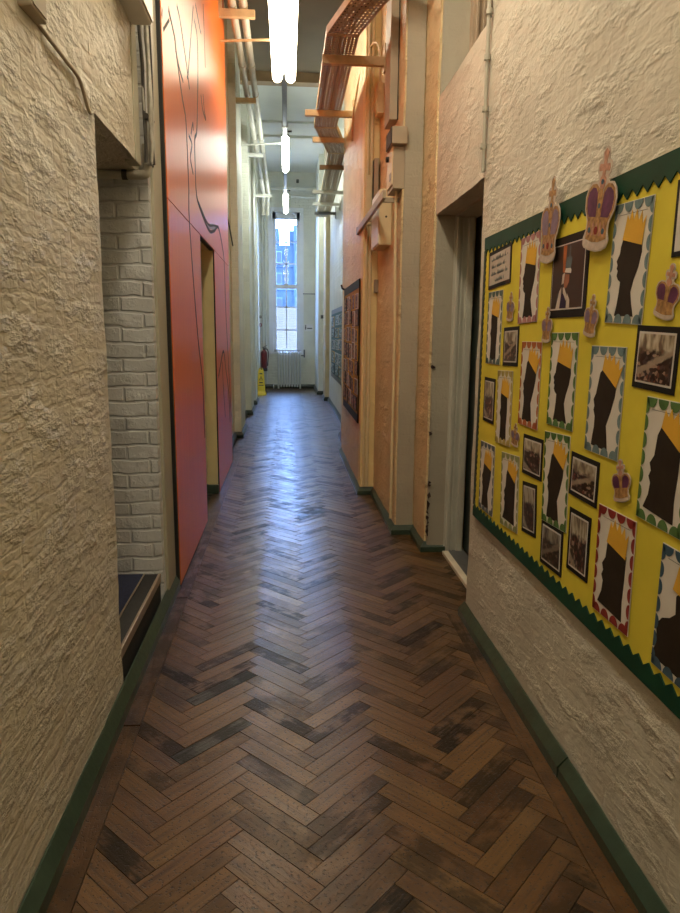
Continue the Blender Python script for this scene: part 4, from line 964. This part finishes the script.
r = empty('fire_extinguisher', (-.615, END-.16, .46), 'dark red fire extinguisher hung left of the radiator', 'fire extinguisher')
cx_, cy_ = -.615, END-.178
chld(r, 'cylinder', lathe(bmesh.new(), [(.06, 0), (.082, .01), (.085, .03), (.085, .45), (.078, .49), (.05, .53), (.03, .545), (.03, .56)], 20, (cx_, cy_, .50)), 'red', 50)
chld(r, 'base_ring', lathe(bmesh.new(), [(.086, 0), (.088, .01), (.088, .07), (.086, .08)], 20, (cx_, cy_, .48)), 'ink', 50)
chld(r, 'valve_head', lathe(bmesh.new(), [(.028, 0), (.034, .02), (.03, .06)], 12, (cx_, cy_, 1.055)), 'steel', 50)
bm = B(cx_-.05, cx_+.07, cy_-.013, cy_+.013, 1.10, 1.115, bev=.003); tube(bm, [(cx_-.03, cy_, 1.115), (cx_+.08, cy_, 1.17)], .008, 8); chld(r, 'handle', bm, 'steel')
chld(r, 'hose', T(smoothpath([(cx_+.02, cy_, 1.08), (cx_+.09, cy_-.01, 1.06), (cx_+.115, cy_-.02, .95), (cx_+.105, cy_-.02, .75), (cx_+.095, cy_-.02, .62)], 5), .013, 8), 'ink', 60)
chld(r, 'wall_bracket', B(cx_-.03, cx_+.03, cy_+.08, END+.01, .60, 1.0), 'steel')

r = empty('wet_floor_sign', (-.635, 16.9, 0), 'yellow wet floor sign standing at the far left', 'floor sign')
def wf_panel(sgn):
    """tapered panel leaning to the ridge, flared foot"""
    bm = bmesh.new(); prof = [(0, .17, .165), (.05, .150, .135), (.09, .125, .105), (.58, .085, .022), (.62, .07, .012)]
    rows = []
    for z, hw, dy in prof:
        rows.append([bm.verts.new((-.635+sx*hw*.78, 16.9+sgn*(dy+t), z)) for sx in (-1, 1) for t in (0, -.012)])
    for a, b in zip(rows, rows[1:]):
        for q in ((0, 2), (2, 3), (3, 1), (1, 0)): bm.faces.new((a[q[0]], a[q[1]], b[q[1]], b[q[0]]))
    bm.faces.new((rows[0][0], rows[0][1], rows[0][3], rows[0][2])); bm.faces.new((rows[-1][0], rows[-1][1], rows[-1][3], rows[-1][2]))
    return bm
chld(r, 'front_panel', wf_panel(-1), 'sign_yellow'); chld(r, 'rear_panel', wf_panel(1), 'sign_yellow')
chld(r, 'carry_handle', T(smoothpath([(-.68, 16.9, .60), (-.67, 16.9, .645), (-.635, 16.9, .655), (-.60, 16.9, .645), (-.59, 16.9, .60)], 4), .010, 8), 'sign_yellow', 60)
def on_panel(pts):
    bm = bmesh.new(); fr = lambda z: -(.105-(z-.09)*(.083/.49))
    a = [bm.verts.new((-.635+x, 16.9+fr(z)-.001, z)) for x, z in pts]; b = [bm.verts.new((-.635+x, 16.9+fr(z)-.004, z)) for x, z in pts]
    bm.faces.new(b)
    for i in range(len(pts)): bm.faces.new((a[i], a[(i+1) % len(pts)], b[(i+1) % len(pts)], b[i]))
    return bm
chld(r, 'warning_bar', on_panel([(-.035, .505), (.035, .505), (.035, .535), (-.035, .535)]), 'ink')
bm = on_panel([(-.055, .36), (-.043, .36), (.004, .455), (0, .468)])
for q in ([(.055, .36), (.0, .468), (-.004, .455), (.043, .36)], [(-.045, .36), (.045, .36), (.040, .37), (-.040, .37)], [(-.012, .38), (.012, .38), (.006, .43), (-.006, .43)]):
    b2 = on_panel(q); me = bpy.data.meshes.new('t'); b2.to_mesh(me); b2.free(); bm.from_mesh(me); bpy.data.meshes.remove(me)
chld(r, 'warning_triangle', bm, 'ink')
chld(r, 'warning_bar', on_panel([(-.045, .29), (.045, .29), (.045, .32), (-.045, .32)]), 'ink'); chld(r, 'warning_bar', on_panel([(-.06, .23), (.06, .23), (.06, .25), (-.06, .25)]), 'ink')

r = empty('wall_sign', (.6, END, 1.65), 'white sign with a dark figure, on the wall right of the tall window', 'sign')
chld(r, 'plate', B(.475, .715, END-.016, END+.004, 1.555, 1.745, bev=.003), 'white_gloss')
bm = bmesh.new(); lathe(bm, [(.002, -.016), (.013, -.011), (.017, 0), (.013, .011), (.002, .016)], 10, (.515, END-.018, 1.705)); box(bm, .498, .532, END-.022, END-.014, 1.60, 1.685, bev=.004)
chld(r, 'figure_symbol', bm, 'symbol')
bm = B(.555, .69, END-.020, END-.014, 1.615, 1.645)
chld(r, 'text_bar', bm, 'symbol')
thing('thermostat', 'small grey control on the left end wall above the red call point', 'control', [('body', B(-.735, -.675, END-.04, END+.006, 1.89, 1.96, bev=.005), 'steel'), ('dial', B(-.722, -.688, END-.046, END-.038, 1.905, 1.945), 'cable')], (-.705, END, 1.9))
thing('call_point', 'small red alarm call point above the fire extinguisher', 'alarm', [('body', B(-.74, -.67, END-.045, END+.006, 1.67, 1.75, bev=.005), 'alarm'), ('glass_disc', B(-.722, -.688, END-.05, END-.043, 1.69, 1.73), 'box_white')], (-.705, END, 1.7))
thing('light_switch', 'small grey switch on the far right pier', 'switch', [('plate', B(.83, .90, 16.965, 17.003, 1.86, 1.95, bev=.004), 'steel'), ('rocker', B(.85, .88, 16.958, 16.967, 1.885, 1.925), 'cable_dark')], (.86, 17, 1.9))
thing('towel_rail', 'thin metal rail on the wall right of the tall window', 'rail', [('bar', T([(.45, END-.06, 2.545), (.76, END-.06, 2.545)], .011, 8), 'steel', 60), ('end_post', T([(.455, END-.065, 2.545), (.455, END+.004, 2.545)], .014, 8), 'steel', 60), ('end_post', T([(.755, END-.065, 2.545), (.755, END+.004, 2.545)], .014, 8), 'steel', 60)], (.6, END, 2.54))
tag(obj('sagging_cable', T(smoothpath([(-.76, 8.3, 3.05), (-.752, 9.2, 2.98), (-.745, 9.96, 2.72)], 5), .010, 8), 'cable_dark', None, 60), 'dark cable sagging along the tan left wall past the panels', 'cable')

# ------------------------------------------------------------------ daylight and colour
wd = bpy.data.worlds.new('World'); SC.world = wd; wd.use_nodes = True
bg = wd.node_tree.nodes['Background']; bg.inputs[0].default_value = (.27, .48, 1.0, 1); bg.inputs[1].default_value = 30.0
SC.view_settings.view_transform = 'Standard'; SC.view_settings.look = 'None'
SC.view_settings.exposure = 0.15; SC.view_settings.gamma = 1.0; SC.view_settings.use_curve_mapping = False
SC.cycles.max_bounces = 10; SC.cycles.diffuse_bounces = 6; SC.cycles.glossy_bounces = 4; SC.cycles.transparent_max_bounces = 12
SC.cycles.sample_clamp_indirect = 6; SC.cycles.use_denoising = True
